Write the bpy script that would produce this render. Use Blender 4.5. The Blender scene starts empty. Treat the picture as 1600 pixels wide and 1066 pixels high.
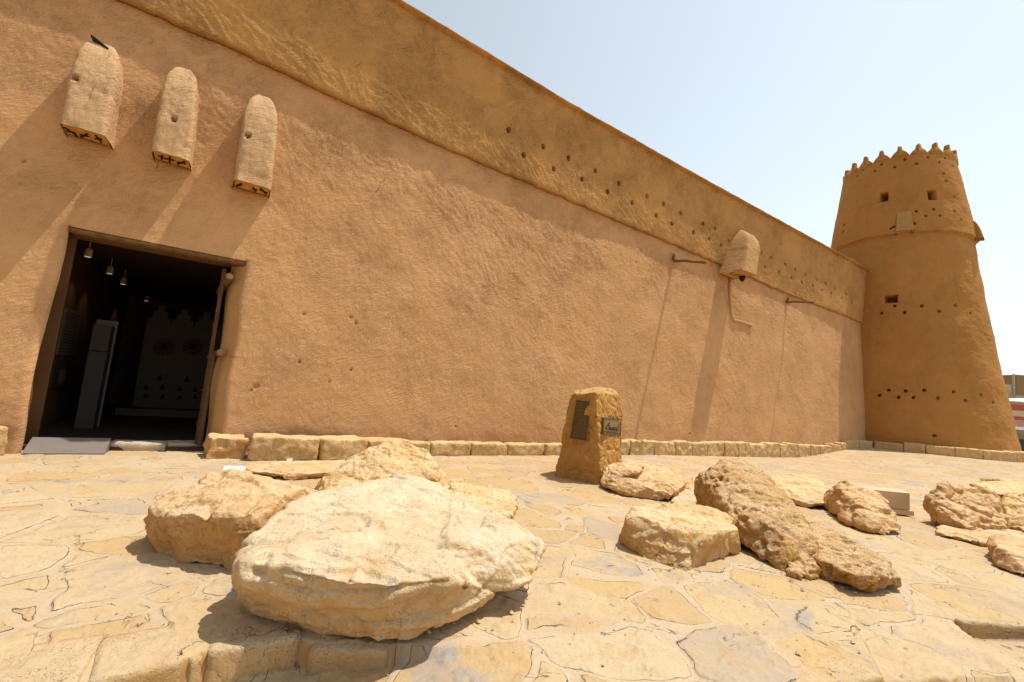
import bpy, bmesh, math, random
import numpy as np
from mathutils import Vector, Matrix
random.seed(7); rng = np.random.default_rng(7)
SC = bpy.context.scene; COL = SC.collection
# ------------------------------------------------------------------ camera
F = 711.0; H = 1.4
up = np.array([520, 6130, -F], float); up /= np.linalg.norm(up)
fw = np.array([0, 0, -1.]); fy = fw - up*fw.dot(up); fy /= np.linalg.norm(fy)
R = np.array([np.cross(fy, up), fy, up]); O = np.array([0, 0, H])
cam = bpy.data.cameras.new('camera'); cam.sensor_width = 36; cam.lens = F/1600*36
cam.clip_start = .05; cam.clip_end = 3000
co = bpy.data.objects.new('camera', cam); COL.objects.link(co)
M4 = Matrix([list(R[0])+[0], list(R[1])+[0], list(R[2])+[H], [0, 0, 0, 1]]); co.matrix_world = M4
SC.camera = co
# ------------------------------------------------------------------ wall frame and sun
TH = math.atan(.644)
DW = np.array([math.cos(TH), math.sin(TH), 0]); NW = np.array([math.sin(TH), -math.cos(TH), 0])
W0 = np.array([0, 10.8, 0]); KB = .08
SUN = DW*.345 + np.array([0, 0, 1.]) + NW*(.085); SUN /= np.linalg.norm(SUN)
SUN_E = 3.7; SKY_S = .15; EXPO = .38
el = math.asin(SUN[2]); az = math.atan2(SUN[0], SUN[1])
w = bpy.data.worlds.new('World'); SC.world = w; w.use_nodes = True
nt = w.node_tree; bg = nt.nodes['Background']
sk = nt.nodes.new('ShaderNodeTexSky'); sk.sky_type = 'NISHITA'; sk.sun_disc = False
sk.sun_elevation = el; sk.sun_rotation = az; sk.dust_density = 1.2; sk.air_density = 1.0; sk.ozone_density = 1.6; sk.altitude = 600
hs = nt.nodes.new('ShaderNodeHueSaturation'); hs.inputs['Saturation'].default_value = .40; nt.links.new(sk.outputs[0], hs.inputs['Color'])
# hazy desert sky: brighter on the side of the sun, duller opposite it
tc = nt.nodes.new('ShaderNodeTexCoord'); dp = nt.nodes.new('ShaderNodeVectorMath'); dp.operation = 'DOT_PRODUCT'; nt.links.new(tc.outputs['Generated'], dp.inputs[0]); dp.inputs[1].default_value = (math.sin(az), math.cos(az), 0)
mr = nt.nodes.new('ShaderNodeMapRange'); nt.links.new(dp.outputs['Value'], mr.inputs[0]); mr.inputs[1].default_value = -1; mr.inputs[3].default_value = .6; mr.inputs[4].default_value = 1.34; mr.inputs[2].default_value = .72
vm = nt.nodes.new('ShaderNodeVectorMath'); vm.operation = 'SCALE'; hz_ = nt.nodes.new('ShaderNodeMix'); hz_.data_type = 'RGBA'; hz_.inputs[0].default_value = .55; nt.links.new(hs.outputs[0], hz_.inputs[6]); hz_.inputs[7].default_value = (2.75, 3.2, 3.65, 1); nt.links.new(hz_.outputs[2], vm.inputs[0]); nt.links.new(mr.outputs[0], vm.inputs['Scale']); vt = nt.nodes.new('ShaderNodeVectorMath'); vt.operation = 'MULTIPLY'; vt.inputs[1].default_value = (1.0, 1.015, .985); nt.links.new(vm.outputs[0], vt.inputs[0]); nt.links.new(vt.outputs[0], bg.inputs[0]); bg.inputs[1].default_value = SKY_S
sl = bpy.data.lights.new('sun', 'SUN'); sl.energy = SUN_E; sl.angle = math.radians(.55); sl.color = (1, .93, .82)
so = bpy.data.objects.new('sun', sl); COL.objects.link(so)
so.rotation_euler = Vector(SUN).to_track_quat('Z', 'Y').to_euler()
SC.view_settings.view_transform = 'Standard'; SC.view_settings.look = 'None'
SC.view_settings.exposure = EXPO; SC.view_settings.gamma = 1
# ------------------------------------------------------------------ geometry helpers
def ray(px, py): return R @ np.array([px-800, 533-py, -F])
def PZ(px, py, z=0.):
    d = ray(px, py); return O + d*((z-H)/d[2])
def PY(px, py, y):
    d = ray(px, py); return O + d*(y/d[1])
def wallp(px, py, n0=0., k=KB):
    d = ray(px, py); t = (n0-k*H-(O-W0).dot(NW))/(d.dot(NW)+k*d[2]); P = O+t*d
    return (P-W0).dot(DW), P[2]
def W(s, n, z): return W0 + DW*s + NW*n + np.array([0, 0, z])
def sstep(a, b, x):
    t = np.clip((x-a)/(b-a), 0, 1); return t*t*(3-2*t)
def h3(ix, iy, iz, seed):
    a = (ix.astype(np.uint32)*np.uint32(374761393) + iy.astype(np.uint32)*np.uint32(668265263) +
         iz.astype(np.uint32)*np.uint32(2246822519) + np.uint32((seed*3266489917) & 0xffffffff))
    a = (a ^ (a >> np.uint32(13)))*np.uint32(1274126177); a = (a ^ (a >> np.uint32(16)))*np.uint32(2654435761)
    a ^= a >> np.uint32(15)
    return a.astype(np.float64)/4294967295.*2-1
def noise(p, sc=1., seed=0):
    p = np.asarray(p, float)*sc + 17.13*(seed+1); i = np.floor(p).astype(np.int64); f = p-i; f = f*f*f*(f*(f*6-15)+10)
    r = 0
    for dx in (0, 1):
        for dy in (0, 1):
            for dz in (0, 1):
                wt = (f[:, 0] if dx else 1-f[:, 0])*(f[:, 1] if dy else 1-f[:, 1])*(f[:, 2] if dz else 1-f[:, 2])
                r = r + wt*h3(i[:, 0]+dx, i[:, 1]+dy, i[:, 2]+dz, seed)
    return r
def fbm(p, sc=1., o=4, seed=0, g=.5):
    r = 0; a = 1.
    for k in range(o): r = r + a*noise(p, sc*2.03**k, seed+k*7); a *= g
    return r
def ridge(p, sc=1., o=3, seed=0):
    r = 0; a = 1.
    for k in range(o): r = r + a*(1-2*np.abs(noise(p, sc*2.07**k, seed+k*5))); a *= .5
    return r
def worley(p, sc=1., seed=0, ids=None):
    p = np.asarray(p, float)*sc; i = np.floor(p).astype(np.int64); f1 = np.full(len(p), 9.); f2 = f1.copy()
    for dx in (-1, 0, 1):
        for dy in (-1, 0, 1):
            for dz in (-1, 0, 1):
                c = i+np.array([dx, dy, dz])
                q = c+.5+.45*np.stack([h3(c[:, 0], c[:, 1], c[:, 2], seed+k) for k in range(3)], 1)
                d = np.linalg.norm(p-q, axis=1); f2 = np.minimum(f2, np.maximum(f1, d)); nearer = d < f1; f1 = np.minimum(f1, d)
                if ids is not None: ids[nearer] = h3(c[nearer, 0], c[nearer, 1], c[nearer, 2], seed+77)*.5+.5
    return f1, f2
def mesh_np(name, V, Fc, mat=None, parent=None, smooth=True):
    V = np.asarray(V, np.float32); Fc = np.asarray(Fc, np.int32); k = Fc.shape[1]
    me = bpy.data.meshes.new(name); me.vertices.add(len(V)); me.vertices.foreach_set('co', V.ravel())
    me.loops.add(Fc.size); me.loops.foreach_set('vertex_index', Fc.ravel()); me.polygons.add(len(Fc))
    me.polygons.foreach_set('loop_start', np.arange(0, Fc.size, k, dtype=np.int32)); me.update(calc_edges=True); me.validate()
    me.polygons.foreach_set('use_smooth', np.full(len(me.polygons), smooth)); me.update()
    return link(name, me, mat, parent)
def link(name, me, mat=None, parent=None):
    o = bpy.data.objects.new(name, me); COL.objects.link(o)
    if mat: me.materials.append(mat)
    if parent: adopt(o, parent)
    return o
def adopt(o, parent):
    o.parent = parent; o.matrix_parent_inverse = (Matrix.Translation(parent.location) @ parent.rotation_euler.to_matrix().to_4x4()).inverted() if parent.parent is None else Matrix()
def grid_faces(nc, nr, mask=None, wrap=False):
    c = np.arange(nc if wrap else nc-1); r = np.arange(nr-1); C, Rr = np.meshgrid(c, r, indexing='ij')
    C2 = (C+1) % nc; f = np.stack([C*nr+Rr, C2*nr+Rr, C2*nr+Rr+1, C*nr+Rr+1], -1)
    if mask is not None: f = f[mask[:f.shape[0], :f.shape[1]]]
    return f.reshape(-1, 4)
def tag(o, label=None, cat=None, group=None, kind=None):
    for k, v in (('label', label), ('category', cat), ('group', group), ('kind', kind)):
        if v: o[k] = v
    return o
def empty(name, loc, label=None, cat=None, group=None):
    o = bpy.data.objects.new(name, None); COL.objects.link(o); o.location = Vector(loc); o.empty_display_size = .1
    return tag(o, label, cat, group)
def bm_obj(name, bm, mat, parent=None, smooth=False):
    me = bpy.data.meshes.new(name); bmesh.ops.recalc_face_normals(bm, faces=bm.faces); bm.to_mesh(me); bm.free()
    for p in me.polygons: p.use_smooth = smooth
    return link(name, me, mat, parent)
def hexa(bm, P):          # eight corners: bottom four, top four
    v = [bm.verts.new(tuple(p)) for p in P]
    for f in ((0, 3, 2, 1), (4, 5, 6, 7), (0, 1, 5, 4), (1, 2, 6, 5), (2, 3, 7, 6), (3, 0, 4, 7)): bm.faces.new([v[i] for i in f])
    return v
def wbox(bm, s0, s1, n0, n1, z0, z1): return hexa(bm, [W(s0, n0, z0), W(s1, n0, z0), W(s1, n1, z0), W(s0, n1, z0), W(s0, n0, z1), W(s1, n0, z1), W(s1, n1, z1), W(s0, n1, z1)])
def tube(bm, pts, rad, seg=10, cap=True):
    pts = [Vector(p) for p in pts]; rings = []
    if not hasattr(rad, '__len__'): rad = [rad]*len(pts)
    t0 = (pts[1]-pts[0]).normalized(); a = t0.orthogonal().normalized()
    for i, p in enumerate(pts):
        t = (pts[min(i+1, len(pts)-1)]-pts[max(i-1, 0)]).normalized(); a = (a-t*a.dot(t)).normalized(); b = t.cross(a)
        rings.append([bm.verts.new(p+(a*math.cos(2*math.pi*k/seg)+b*math.sin(2*math.pi*k/seg))*rad[i]) for k in range(seg)])
    for A, B in zip(rings, rings[1:]):
        for k in range(seg): bm.faces.new((A[k], A[(k+1) % seg], B[(k+1) % seg], B[k]))
    if cap: bm.faces.new(rings[0][::-1]); bm.faces.new(rings[-1])
# ------------------------------------------------------------------ materials
class NT:
    def __init__(s, name):
        s.m = bpy.data.materials.new(name); s.m.use_nodes = True; s.t = s.m.node_tree; s.b = s.t.nodes['Principled BSDF']
        s.b.inputs['Roughness'].default_value = .95; s.b.inputs['Specular IOR Level'].default_value = .12
        s.co = s.t.nodes.new('ShaderNodeTexCoord').outputs['Object']
    def n(s, typ, ins={}, **kw):
        x = s.t.nodes.new('ShaderNode'+typ)
        for k, v in kw.items(): setattr(x, k, v)
        for k, v in ins.items():
            i = x.inputs[k]
            if hasattr(v, 'is_output') or isinstance(v, bpy.types.NodeSocket): s.t.links.new(v, i)
            else: i.default_value = v
        return x
    def noise(s, sc, det=4, vec=None, dist=0, rough=.55):
        return s.n('TexNoise', {'Vector': vec or s.co, 'Scale': sc, 'Detail': det, 'Distortion': dist, 'Roughness': rough}).outputs['Fac']
    def ramp(s, f, stops):
        x = s.n('ValToRGB', {'Fac': f}); e = x.color_ramp.elements
        while len(e) < len(stops): e.new(.5)
        for q, (p, c) in zip(e, stops): q.position = p; q.color = (c, c, c, 1) if isinstance(c, (int, float)) else (*c, 1)
        return x.outputs['Color']
    def mix(s, f, a, b, mode='MIX'):
        x = s.n('Mix', data_type='RGBA', blend_type=mode)
        for i, v in ((0, f), (6, a), (7, b)):
            if isinstance(v, bpy.types.NodeSocket): s.t.links.new(v, x.inputs[i])
            else: x.inputs[i].default_value = v if i == 0 else (*v, 1)
        return x.outputs[2]
    def math(s, op, a, b=0.):
        return s.n('Math', {0: a, 1: b}, operation=op).outputs[0]
    def mapping(s, vec, rot=(0, 0, 0), sc=(1, 1, 1), loc=(0, 0, 0)):
        return s.n('Mapping', {'Vector': vec, 'Rotation': rot, 'Scale': sc, 'Location': loc}).outputs[0]
    def bump(s, h, dist=.01, st=1., prev=None):
        ins = {'Height': h, 'Distance': dist, 'Strength': st}
        if prev is not None: ins['Normal'] = prev
        return s.n('Bump', ins).outputs[0]
    def out(s, col, nrm=None):
        if isinstance(col, bpy.types.NodeSocket): s.t.links.new(col, s.b.inputs['Base Color'])
        else: s.b.inputs['Base Color'].default_value = (*col, 1)
        if nrm is not None: s.t.links.new(nrm, s.b.inputs['Normal'])
        return s.m
def simple(name, col, rough=.8, var=.25, sc=8, metal=0, bumpd=.003):
    t = NT(name); f = t.noise(sc, 5); c = t.mix(t.ramp(f, [(.3, 0), (.7, 1)]), tuple(v*(1-var) for v in col), tuple(min(1, v*(1+var*.6)) for v in col))
    m = t.out(c, t.bump(t.noise(sc*6, 4), bumpd)); t.b.inputs['Roughness'].default_value = rough; t.b.inputs['Metallic'].default_value = metal; return m
def mud(name, base=(.555, .308, .138), rot=True, bs=1.):
    t = NT(name); v = t.mapping(t.co, (0, 0, -TH)) if rot else t.co
    wob = t.n('TexNoise', {'Vector': v, 'Scale': .55, 'Detail': 2}).outputs['Color']
    v2 = t.n('VectorMath', {0: v, 1: wob}, operation='ADD').outputs[0]
    wob2 = t.n('TexNoise', {'Vector': v, 'Scale': 2.2, 'Detail': 3}).outputs['Color']
    v2 = t.n('VectorMath', {0: v, 1: t.n('VectorMath', {0: wob2, 'Scale': .22}, operation='SCALE').outputs[0]}, operation='ADD').outputs[0]
    def strk(ang, sx, sz, lc): return t.n('TexNoise', {'Vector': t.mapping(t.mapping(v2, (0, math.radians(ang), 0), loc=lc), sc=(sx, 14, sz)), 'Scale': 1., 'Detail': 5, 'Roughness': .62}).outputs['Fac']
    m1 = t.ramp(t.noise(1.6, 2, v), [(.42, 0), (.58, 1)]); m2 = t.ramp(t.noise(1.3, 2, t.mapping(v, loc=(5, 3, 1))), [(.5, 0), (.62, 1)])
    n1 = t.mix(m2, t.mix(m1, strk(44, 6.5, 28, (0, 0, 0)), strk(64, 7, 31, (3, 1, 2))), strk(26, 6.5, 29, (7, 2, 5))); n2 = t.noise(26, 5, v2, .3, .6)
    big = t.noise(.35, 4, v); med = t.noise(1.6, 5, v, .6)
    c = t.mix(t.ramp(big, [(.3, 0), (.7, 1)]), tuple(x*.9 for x in base), (base[0]*1.06, base[1]*1.07, base[2]*1.12))
    c = t.mix(t.ramp(med, [(.35, .0), (.75, .35)]), c, (base[0]*.86, base[1]*.74, base[2]*.58))
    c = t.mix(t.ramp(n1, [(.35, .0), (.7, .22)]), c, (base[0]*1.15, base[1]*1.2, base[2]*1.3))
    pit = t.ramp(t.noise(3.3, 6, v, 1.5), [(.26, 1.), (.3, 0.)]); c = t.mix(t.math('MULTIPLY', pit, .45), c, (.25, .12, .05))
    # thin crack lines and drip marks
    cr = t.n('TexVoronoi', {'Vector': t.mapping(v2, sc=(.5, .5, .8)), 'Scale': 1.2}, feature='DISTANCE_TO_EDGE').outputs['Distance']
    crm = t.math('MULTIPLY', t.ramp(cr, [(.0, 1), (.004, 0)]), t.ramp(t.noise(.9, 3, v), [(.66, 0), (.7, 1)]))
    c = t.mix(t.math('MULTIPLY', crm, .5), c, (.2, .1, .04))
    zz_ = t.n('MapRange', {'Value': t.n('SeparateXYZ', {0: t.co}).outputs[2], 1: 1., 2: 6., 3: .62, 4: 1.05}).outputs[0]
    rm = t.math('MULTIPLY', zz_, t.ramp(t.noise(.7, 4, t.mapping(v, loc=(3, 7, 2))), [(.35, .55), (.6, 1.1)]))
    zb_ = t.math('ADD', t.n('SeparateXYZ', {0: t.co}).outputs[2], t.math('MULTIPLY', t.math('SUBTRACT', t.noise(1.3, 6, v), .5), 1.6))
    c = t.mix(t.ramp(zb_, [(.25, .5), (.95, 0)]), c, (base[0]*.74, base[1]*.76, base[2]*.86))
    drip = t.noise(1., 4, t.mapping(v, sc=(5.5, 5.5, .22))); c = t.mix(t.math('MULTIPLY', t.ramp(drip, [(.56, 0), (.7, .5)]), t.ramp(t.noise(.5, 3, v), [(.4, 0), (.6, 1)])), c, (base[0]*.84, base[1]*.78, base[2]*.66))
    c = t.mix(t.math('MULTIPLY', t.ramp(t.noise(.9, 5, t.mapping(v, loc=(2, 8, 4))), [(.56, 0), (.6, .3)]), 1.), c, (base[0]*1.08, base[1]*1.12, base[2]*1.25))
    b = t.bump(n1, .085*bs, 1.); b.node.inputs['Strength'].default_value = 1; t.t.links.new(rm, b.node.inputs['Strength']); b = t.bump(n2, .008*bs, .9, b); b = t.bump(t.noise(60, 3, v), .003, .6, b); b = t.bump(crm, -.01, 1, b)
    return t.out(c, b)
def stone(name, pal, pit=0., bs=1., sc=1., side=.6):
    a, b_, c_, d_ = pal            # pale, cream, ochre, grey-brown
    t = NT(name); big = t.noise(1.6*sc, 6, dist=.8); md = t.noise(5*sc, 7, dist=.5); fine = t.noise(28*sc, 8, rough=.65)
    c = t.mix(t.ramp(big, [(.36, 0), (.62, 1)]), b_, a)
    c = t.mix(t.ramp(md, [(.5, 0), (.68, .75)]), c, c_)
    c = t.mix(t.ramp(t.noise(2.7*sc, 8, t.mapping(t.co, loc=(9, 4, 2)), 1.), [(.56, 0), (.68, .6)]), c, d_)
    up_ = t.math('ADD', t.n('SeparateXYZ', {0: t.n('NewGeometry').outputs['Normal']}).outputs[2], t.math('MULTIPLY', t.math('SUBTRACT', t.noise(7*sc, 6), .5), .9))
    c = t.mix(t.math('MULTIPLY', t.ramp(up_, [(.25, 1), (.75, 0)]), side), c, tuple(x*y for x, y in zip(c_, (.98, .92, .8))))  # sides carry golden bounce light in their colour; upward faces, pale dust
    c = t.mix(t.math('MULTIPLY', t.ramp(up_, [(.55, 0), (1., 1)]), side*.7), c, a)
    c = t.mix(t.ramp(fine, [(.3, .25), (.6, 0)]), c, tuple(x*.6 for x in c_))
    cr = t.n('TexVoronoi', {'Vector': t.n('VectorMath', {0: t.mapping(t.co, sc=(1, 1, 1.8)), 1: t.n('TexNoise', {'Vector': t.co, 'Scale': 2.5, 'Detail': 6}).outputs['Color']}, operation='ADD').outputs[0], 'Scale': 1.9*sc}, feature='DISTANCE_TO_EDGE').outputs['Distance']
    crm = t.math('MULTIPLY', t.ramp(cr, [(0, 1), (.008, 0)]), t.ramp(t.noise(1.7*sc, 3), [(.6, 0), (.66, 1)]))
    c = t.mix(t.math('MULTIPLY', crm, .75), c, (.16, .09, .04))
    vo = t.n('TexVoronoi', {'Vector': t.n('VectorMath', {0: t.co, 1: t.n('TexNoise', {'Vector': t.co, 'Scale': 9, 'Detail': 3}).outputs['Color']}, operation='ADD').outputs[0], 'Scale': 22*sc}, feature='F1').outputs['Distance']
    pm = t.math('MULTIPLY', t.ramp(vo, [(.08, 1), (.3, 0)]), t.ramp(t.noise(3*sc, 4), [(.45-pit*.2, 0), (.6-pit*.2, 1)]))
    c = t.mix(t.math('MULTIPLY', pm, .25+.3*pit), c, (.20, .09, .025))  # warm shade inside the pits put into the colour
    b = t.bump(t.noise(6*sc, 9, rough=.62, dist=.4), .070*bs, 1.); b = t.bump(fine, .016*bs, 1., b); b = t.bump(crm, -.02, 1, b); b = t.bump(pm, -.012*(1+pit), 1, b)
    b = t.bump(t.noise(140, 3), .002, .7, b)
    return t.out(c, b)
WALLM = mud('mud_plaster'); TOWM = mud('tower_mud_plaster', (.42, .203, .056), False, .6)
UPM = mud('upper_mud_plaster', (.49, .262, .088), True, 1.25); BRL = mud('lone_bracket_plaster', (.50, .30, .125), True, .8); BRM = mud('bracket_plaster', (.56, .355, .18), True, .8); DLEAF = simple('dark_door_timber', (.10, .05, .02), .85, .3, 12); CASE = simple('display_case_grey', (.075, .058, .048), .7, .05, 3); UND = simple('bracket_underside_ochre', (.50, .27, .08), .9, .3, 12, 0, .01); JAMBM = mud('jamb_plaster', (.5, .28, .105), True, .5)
PAL = ((.70, .57, .40), (.63, .475, .29), (.62, .37, .13), (.52, .36, .19))
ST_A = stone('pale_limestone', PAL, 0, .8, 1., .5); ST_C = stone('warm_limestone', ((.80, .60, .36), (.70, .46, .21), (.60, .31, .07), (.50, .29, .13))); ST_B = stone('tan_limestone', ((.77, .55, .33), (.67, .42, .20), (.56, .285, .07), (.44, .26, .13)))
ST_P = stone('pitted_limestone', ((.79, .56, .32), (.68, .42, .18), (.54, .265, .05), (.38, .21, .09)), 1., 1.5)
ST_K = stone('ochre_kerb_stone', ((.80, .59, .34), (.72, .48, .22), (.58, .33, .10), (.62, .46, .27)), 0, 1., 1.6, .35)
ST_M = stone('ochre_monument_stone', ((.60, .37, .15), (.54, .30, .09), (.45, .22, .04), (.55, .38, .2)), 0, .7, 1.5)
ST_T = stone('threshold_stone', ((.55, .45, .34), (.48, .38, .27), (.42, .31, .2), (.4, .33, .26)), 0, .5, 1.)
WOOD = simple('weathered_wood', (.22, .12, .055), .85, .45, 14, 0, .01)
LWOOD = simple('door_wood', (.17, .09, .035), .8, .35, 10, 0, .008)
DARK = simple('dark_recess', (.03, .018, .01), .9)
BRONZE = simple('bronze_panel', (.13, .075, .03), .45, .2, 20, .6, .001)
BRASS = simple('brass_nameplate', (.27, .17, .07), .45, .2, 20, .4, .001)
BLACK = simple('black_plastic', (.015, .014, .013), .35, .2); WHITE = simple('white_paint', (.8, .78, .74), .5, .04, 3)
TAN = simple('tan_painted_metal', (.62, .46, .28), .6, .06, 3, 0, .0005)
GREYM = simple('grey_ramp_sheet', (.20, .165, .14), .6, .08, 6)
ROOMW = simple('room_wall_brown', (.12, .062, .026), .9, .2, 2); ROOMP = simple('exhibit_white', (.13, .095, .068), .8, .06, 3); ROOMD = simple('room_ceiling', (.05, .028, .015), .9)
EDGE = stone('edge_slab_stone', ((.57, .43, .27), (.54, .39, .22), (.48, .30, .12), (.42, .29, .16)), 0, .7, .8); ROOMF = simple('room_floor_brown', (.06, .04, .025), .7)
# ------------------------------------------------------------------ ground
TWC = np.array([32*math.sin(math.radians(40.72)), 32*math.cos(math.radians(40.72))])
def gbase(X, Y):
    s = (X*DW[0]+(Y-10.8)*DW[1]); z = -.10*sstep(4, 11, X)*sstep(5, 9, Y)
    d = np.hypot(X-TWC[0], Y-TWC[1]); return z + .42*sstep(12, 4.9, d)
def seg_side(X, Y, A, B):    # signed distance to line AB, positive on the right hand of A->B
    dx, dy = B[0]-A[0], B[1]-A[1]; L = math.hypot(dx, dy); return ((X-A[0])*dy-(Y-A[1])*dx)/L
def poly_sd(X, Y, pts):      # below a polyline given left to right: distance on the camera side is positive
    best = np.full(X.shape, 1e9); sign = np.zeros(X.shape)
    for A, B in zip(pts, pts[1:]):
        ax, ay = A; dx, dy = B[0]-ax, B[1]-ay; L2 = dx*dx+dy*dy
        t = np.clip(((X-ax)*dx+(Y-ay)*dy)/L2, 0, 1); d = np.hypot(X-ax-t*dx, Y-ay-t*dy)
        sd = ((X-ax)*dy-(Y-ay)*dx); m = d < best; best = np.where(m, d, best); sign = np.where(m, np.sign(sd), sign)
    return best*sign
E1 = [PZ(-300, 1150)[:2], PZ(127, 1066)[:2], PZ(205, 1049)[:2], PZ(292, 1030)[:2], PZ(319, 1018)[:2], PZ(429, 1002)[:2], PZ(466, 992)[:2], PZ(490, 1000)[:2], PZ(540, 1003)[:2]]
C0 = PZ(1376, 1052)[:2]; C1 = PZ(1262, 838)[:2]; CL = PZ(1347, 1053)[:2]; CL2 = PZ(1306, 1066)[:2]; CL3 = PZ(1210, 1110)[:2]
Q0 = PZ(1487, 958)[:2]; Q1 = PZ(1640, 974)[:2]; Q2 = PZ(1610, 1066)[:2]
def ground_z(X, Y):
    shp = X.shape; P = np.stack([X.ravel(), Y.ravel(), np.zeros(X.size)], 1)
    wob = (.02*noise(P, 5, 3)+.012*noise(P, 17, 4)).reshape(shp)
    z = gbase(X, Y)
    sd = poly_sd(X, Y, E1) + wob; fade = sstep(.9, -.25, X-E1[-1][0])
    z = z - .15*sstep(-.008, .03, sd)*fade
    d1 = seg_side(X, Y, C0, C1) + wob*.4                # right of the slab's right edge
    d2 = poly_sd(X, Y, [CL3, CL2, CL, C0, C0+(C0-CL)*4]) + wob*.5
    out1 = .45*sstep(-.012, .035, d1)*sstep(6.0, 3.2, Y); out2 = sstep(-.012, .035, d2)*sstep(-.6, .6, X-CL2[0]+.5)
    z = z - .09*np.maximum(out1, out2)
    a = poly_sd(X, Y, [Q0+(Q0-Q1)*3, Q0, Q1, Q1+(Q1-Q0)*6]) + wob*.4; b = -seg_side(X, Y, Q0, Q2)
    z = z - .12*sstep(-.012, .035, a)*sstep(-.01, .03, b)
    return z
def gz(x, y): return float(ground_z(np.array([x]), np.array([y]))[0])
def build_ground():
    u = np.concatenate([np.linspace(-3.2, -1.75, 60, endpoint=False), np.linspace(-1.75, 2.0, 940), np.linspace(2.0, 3.6, 60)[1:]])
    y = 1.0*np.exp(np.linspace(0, math.log(80), 740)); U, Y = np.meshgrid(u, y, indexing='ij'); X = U*Y
    Z = ground_z(X, Y); P = np.stack([X.ravel(), Y.ravel(), np.zeros(X.size)], 1)
    near = np.clip(3/Y.ravel(), .15, 1)
    f = fbm(P, 1.3, 4, 11)*.010 + ridge(P, 3.1, 3, 12)*.003
    # flagstones: irregular cells, each at its own level and tilt, standing proud of wide mortar joints, with flaking layers
    Q = P*np.array([1, 1, 0]) + np.stack([fbm(P, 1.6, 4, 21)*.09, fbm(P, 1.6, 4, 22)*.09, np.zeros(len(P))], 1); ids = np.zeros(len(P))
    c1, c2 = worley(Q, 1.6, 31, ids); j = c2-c1; jw = np.clip(.095+.08*fbm(P, 1.6, 3, 33), .02, .2); jt = 1-sstep(jw*.55, jw, j)
    f = f - .007*jt + (1-jt)*((ids-.5)*.012 + .010*((ids*7.3) % 1-.5)*noise(P, .9, 34))
    fl = fbm(P, 3.5, 5, 41, .55); f = f + .007*(sstep(.05, .075, fl)+sstep(.42, .44, fl)-1)*(1-jt)
    fl2 = fbm(P*np.array([1, 1.6, 1]), 6, 4, 44); f = f - .006*(1-sstep(.0, .02, np.abs(fl2-.12)))*sstep(.1, .3, noise(P, 1.3, 46))
    V = np.stack([X.ravel(), Y.ravel(), Z.ravel()+f*(.4+.6*near)], 1)
    Fc = grid_faces(len(u), len(y)); n = len(V)
    B = [(-600, -600), (600, -600), (600, 900), (-600, 900)]; V = np.vstack([V, [(a, b, -.45) for a, b in B]])
    Fc = np.vstack([Fc[:, [0, 1, 2, 3]], [[n, n+1, n+2, n+3]]])
    t = NT('flagstone'); co2 = t.mapping(t.co, sc=(1, 1, .25)); nz = t.n('TexNoise', {'Vector': co2, 'Scale': 2.0, 'Detail': 5, 'Roughness': .6}).outputs['Color']
    vd = t.n('VectorMath', {0: co2, 1: t.n('VectorMath', {0: nz, 'Scale': .42}, operation='SCALE').outputs[0]}, operation='ADD').outputs[0]
    def attr(nm): return t.n('Attribute', attribute_name=nm).outputs['Fac']
    r1 = attr('cell'); r2 = t.math('FRACT', t.math('MULTIPLY', r1, 13.7)); jn = attr('joint'); eg = attr('edge')
    pal = t.ramp(r1, [(0, (0.502, 0.378, 0.213)), (.2, (0.470, 0.326, 0.168)), (.36, (0.486, 0.346, 0.161)), (.48, (0.518, 0.406, 0.257)), (.66, (0.453, 0.318, 0.168)), (.8, (0.502, 0.382, 0.224)), (.93, (0.405, 0.330, 0.243))])
    pal.node.color_ramp.interpolation = 'CONSTANT'
    lay = t.noise(2.2, 8, co2, 1.2, .62); c = t.mix(t.ramp(lay, [(.42, 0), (.65, .35)]), pal, (.50, .37, .21))
    c = t.mix(t.ramp(t.noise(4.5, 7, co2, .8), [(.55, 0), (.72, .55)]), c, (.43, .235, .075))
    gr = t.math('MULTIPLY', t.ramp(t.noise(.9, 6, t.mapping(co2, loc=(4.3, 2.2, 0)), 1.), [(.53, 0), (.6, 1)]), t.ramp(t.noise(5, 8, co2, 1.), [(.42, .1), (.6, .85)]))
    gc = t.mix(t.ramp(r2, [(.68, 0), (.72, 1)]), (.39, .31, .24), (.31, .285, .265)); c = t.mix(gr, c, gc)
    mort = t.ramp(t.math('ADD', jn, t.math('MULTIPLY', t.math('SUBTRACT', t.noise(14, 6, co2), .5), .5)), [(.4, 0), (.6, 1)]); mort = t.math('MULTIPLY', mort, t.ramp(t.noise(1.1, 4, co2), [(.38, .2), (.6, .85)]))
    c = t.mix(t.ramp(r2, [(0, .25), (1, 0)]), c, (.48, .32, .16))
    c = t.mix(mort, c, (.50, .39, .27))
    vd2 = t.n('VectorMath', {0: vd, 1: t.n('VectorMath', {0: t.n('TexNoise', {'Vector': co2, 'Scale': 7, 'Detail': 5}).outputs['Color'], 'Scale': .05}, operation='SCALE').outputs[0]}, operation='ADD').outputs[0]
    e2 = t.n('TexVoronoi', {'Vector': vd2, 'Scale': 1.55}, feature='DISTANCE_TO_EDGE').outputs['Distance']
    e3 = t.n('TexVoronoi', {'Vector': t.mapping(vd2, (0, 0, .5), loc=(3, 7, 0)), 'Scale': 2.4}, feature='DISTANCE_TO_EDGE').outputs['Distance']
    jl = t.math('ABSOLUTE', t.math('SUBTRACT', t.math('ADD', eg, t.math('MULTIPLY', t.math('SUBTRACT', t.noise(16, 5, co2), .5), .5)), .8))
    k1 = t.math('MULTIPLY', t.ramp(jl, [(0, 1), (.055, 0)]), t.ramp(t.noise(2.2, 4, co2), [(.47, 0), (.52, 1)]))
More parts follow.
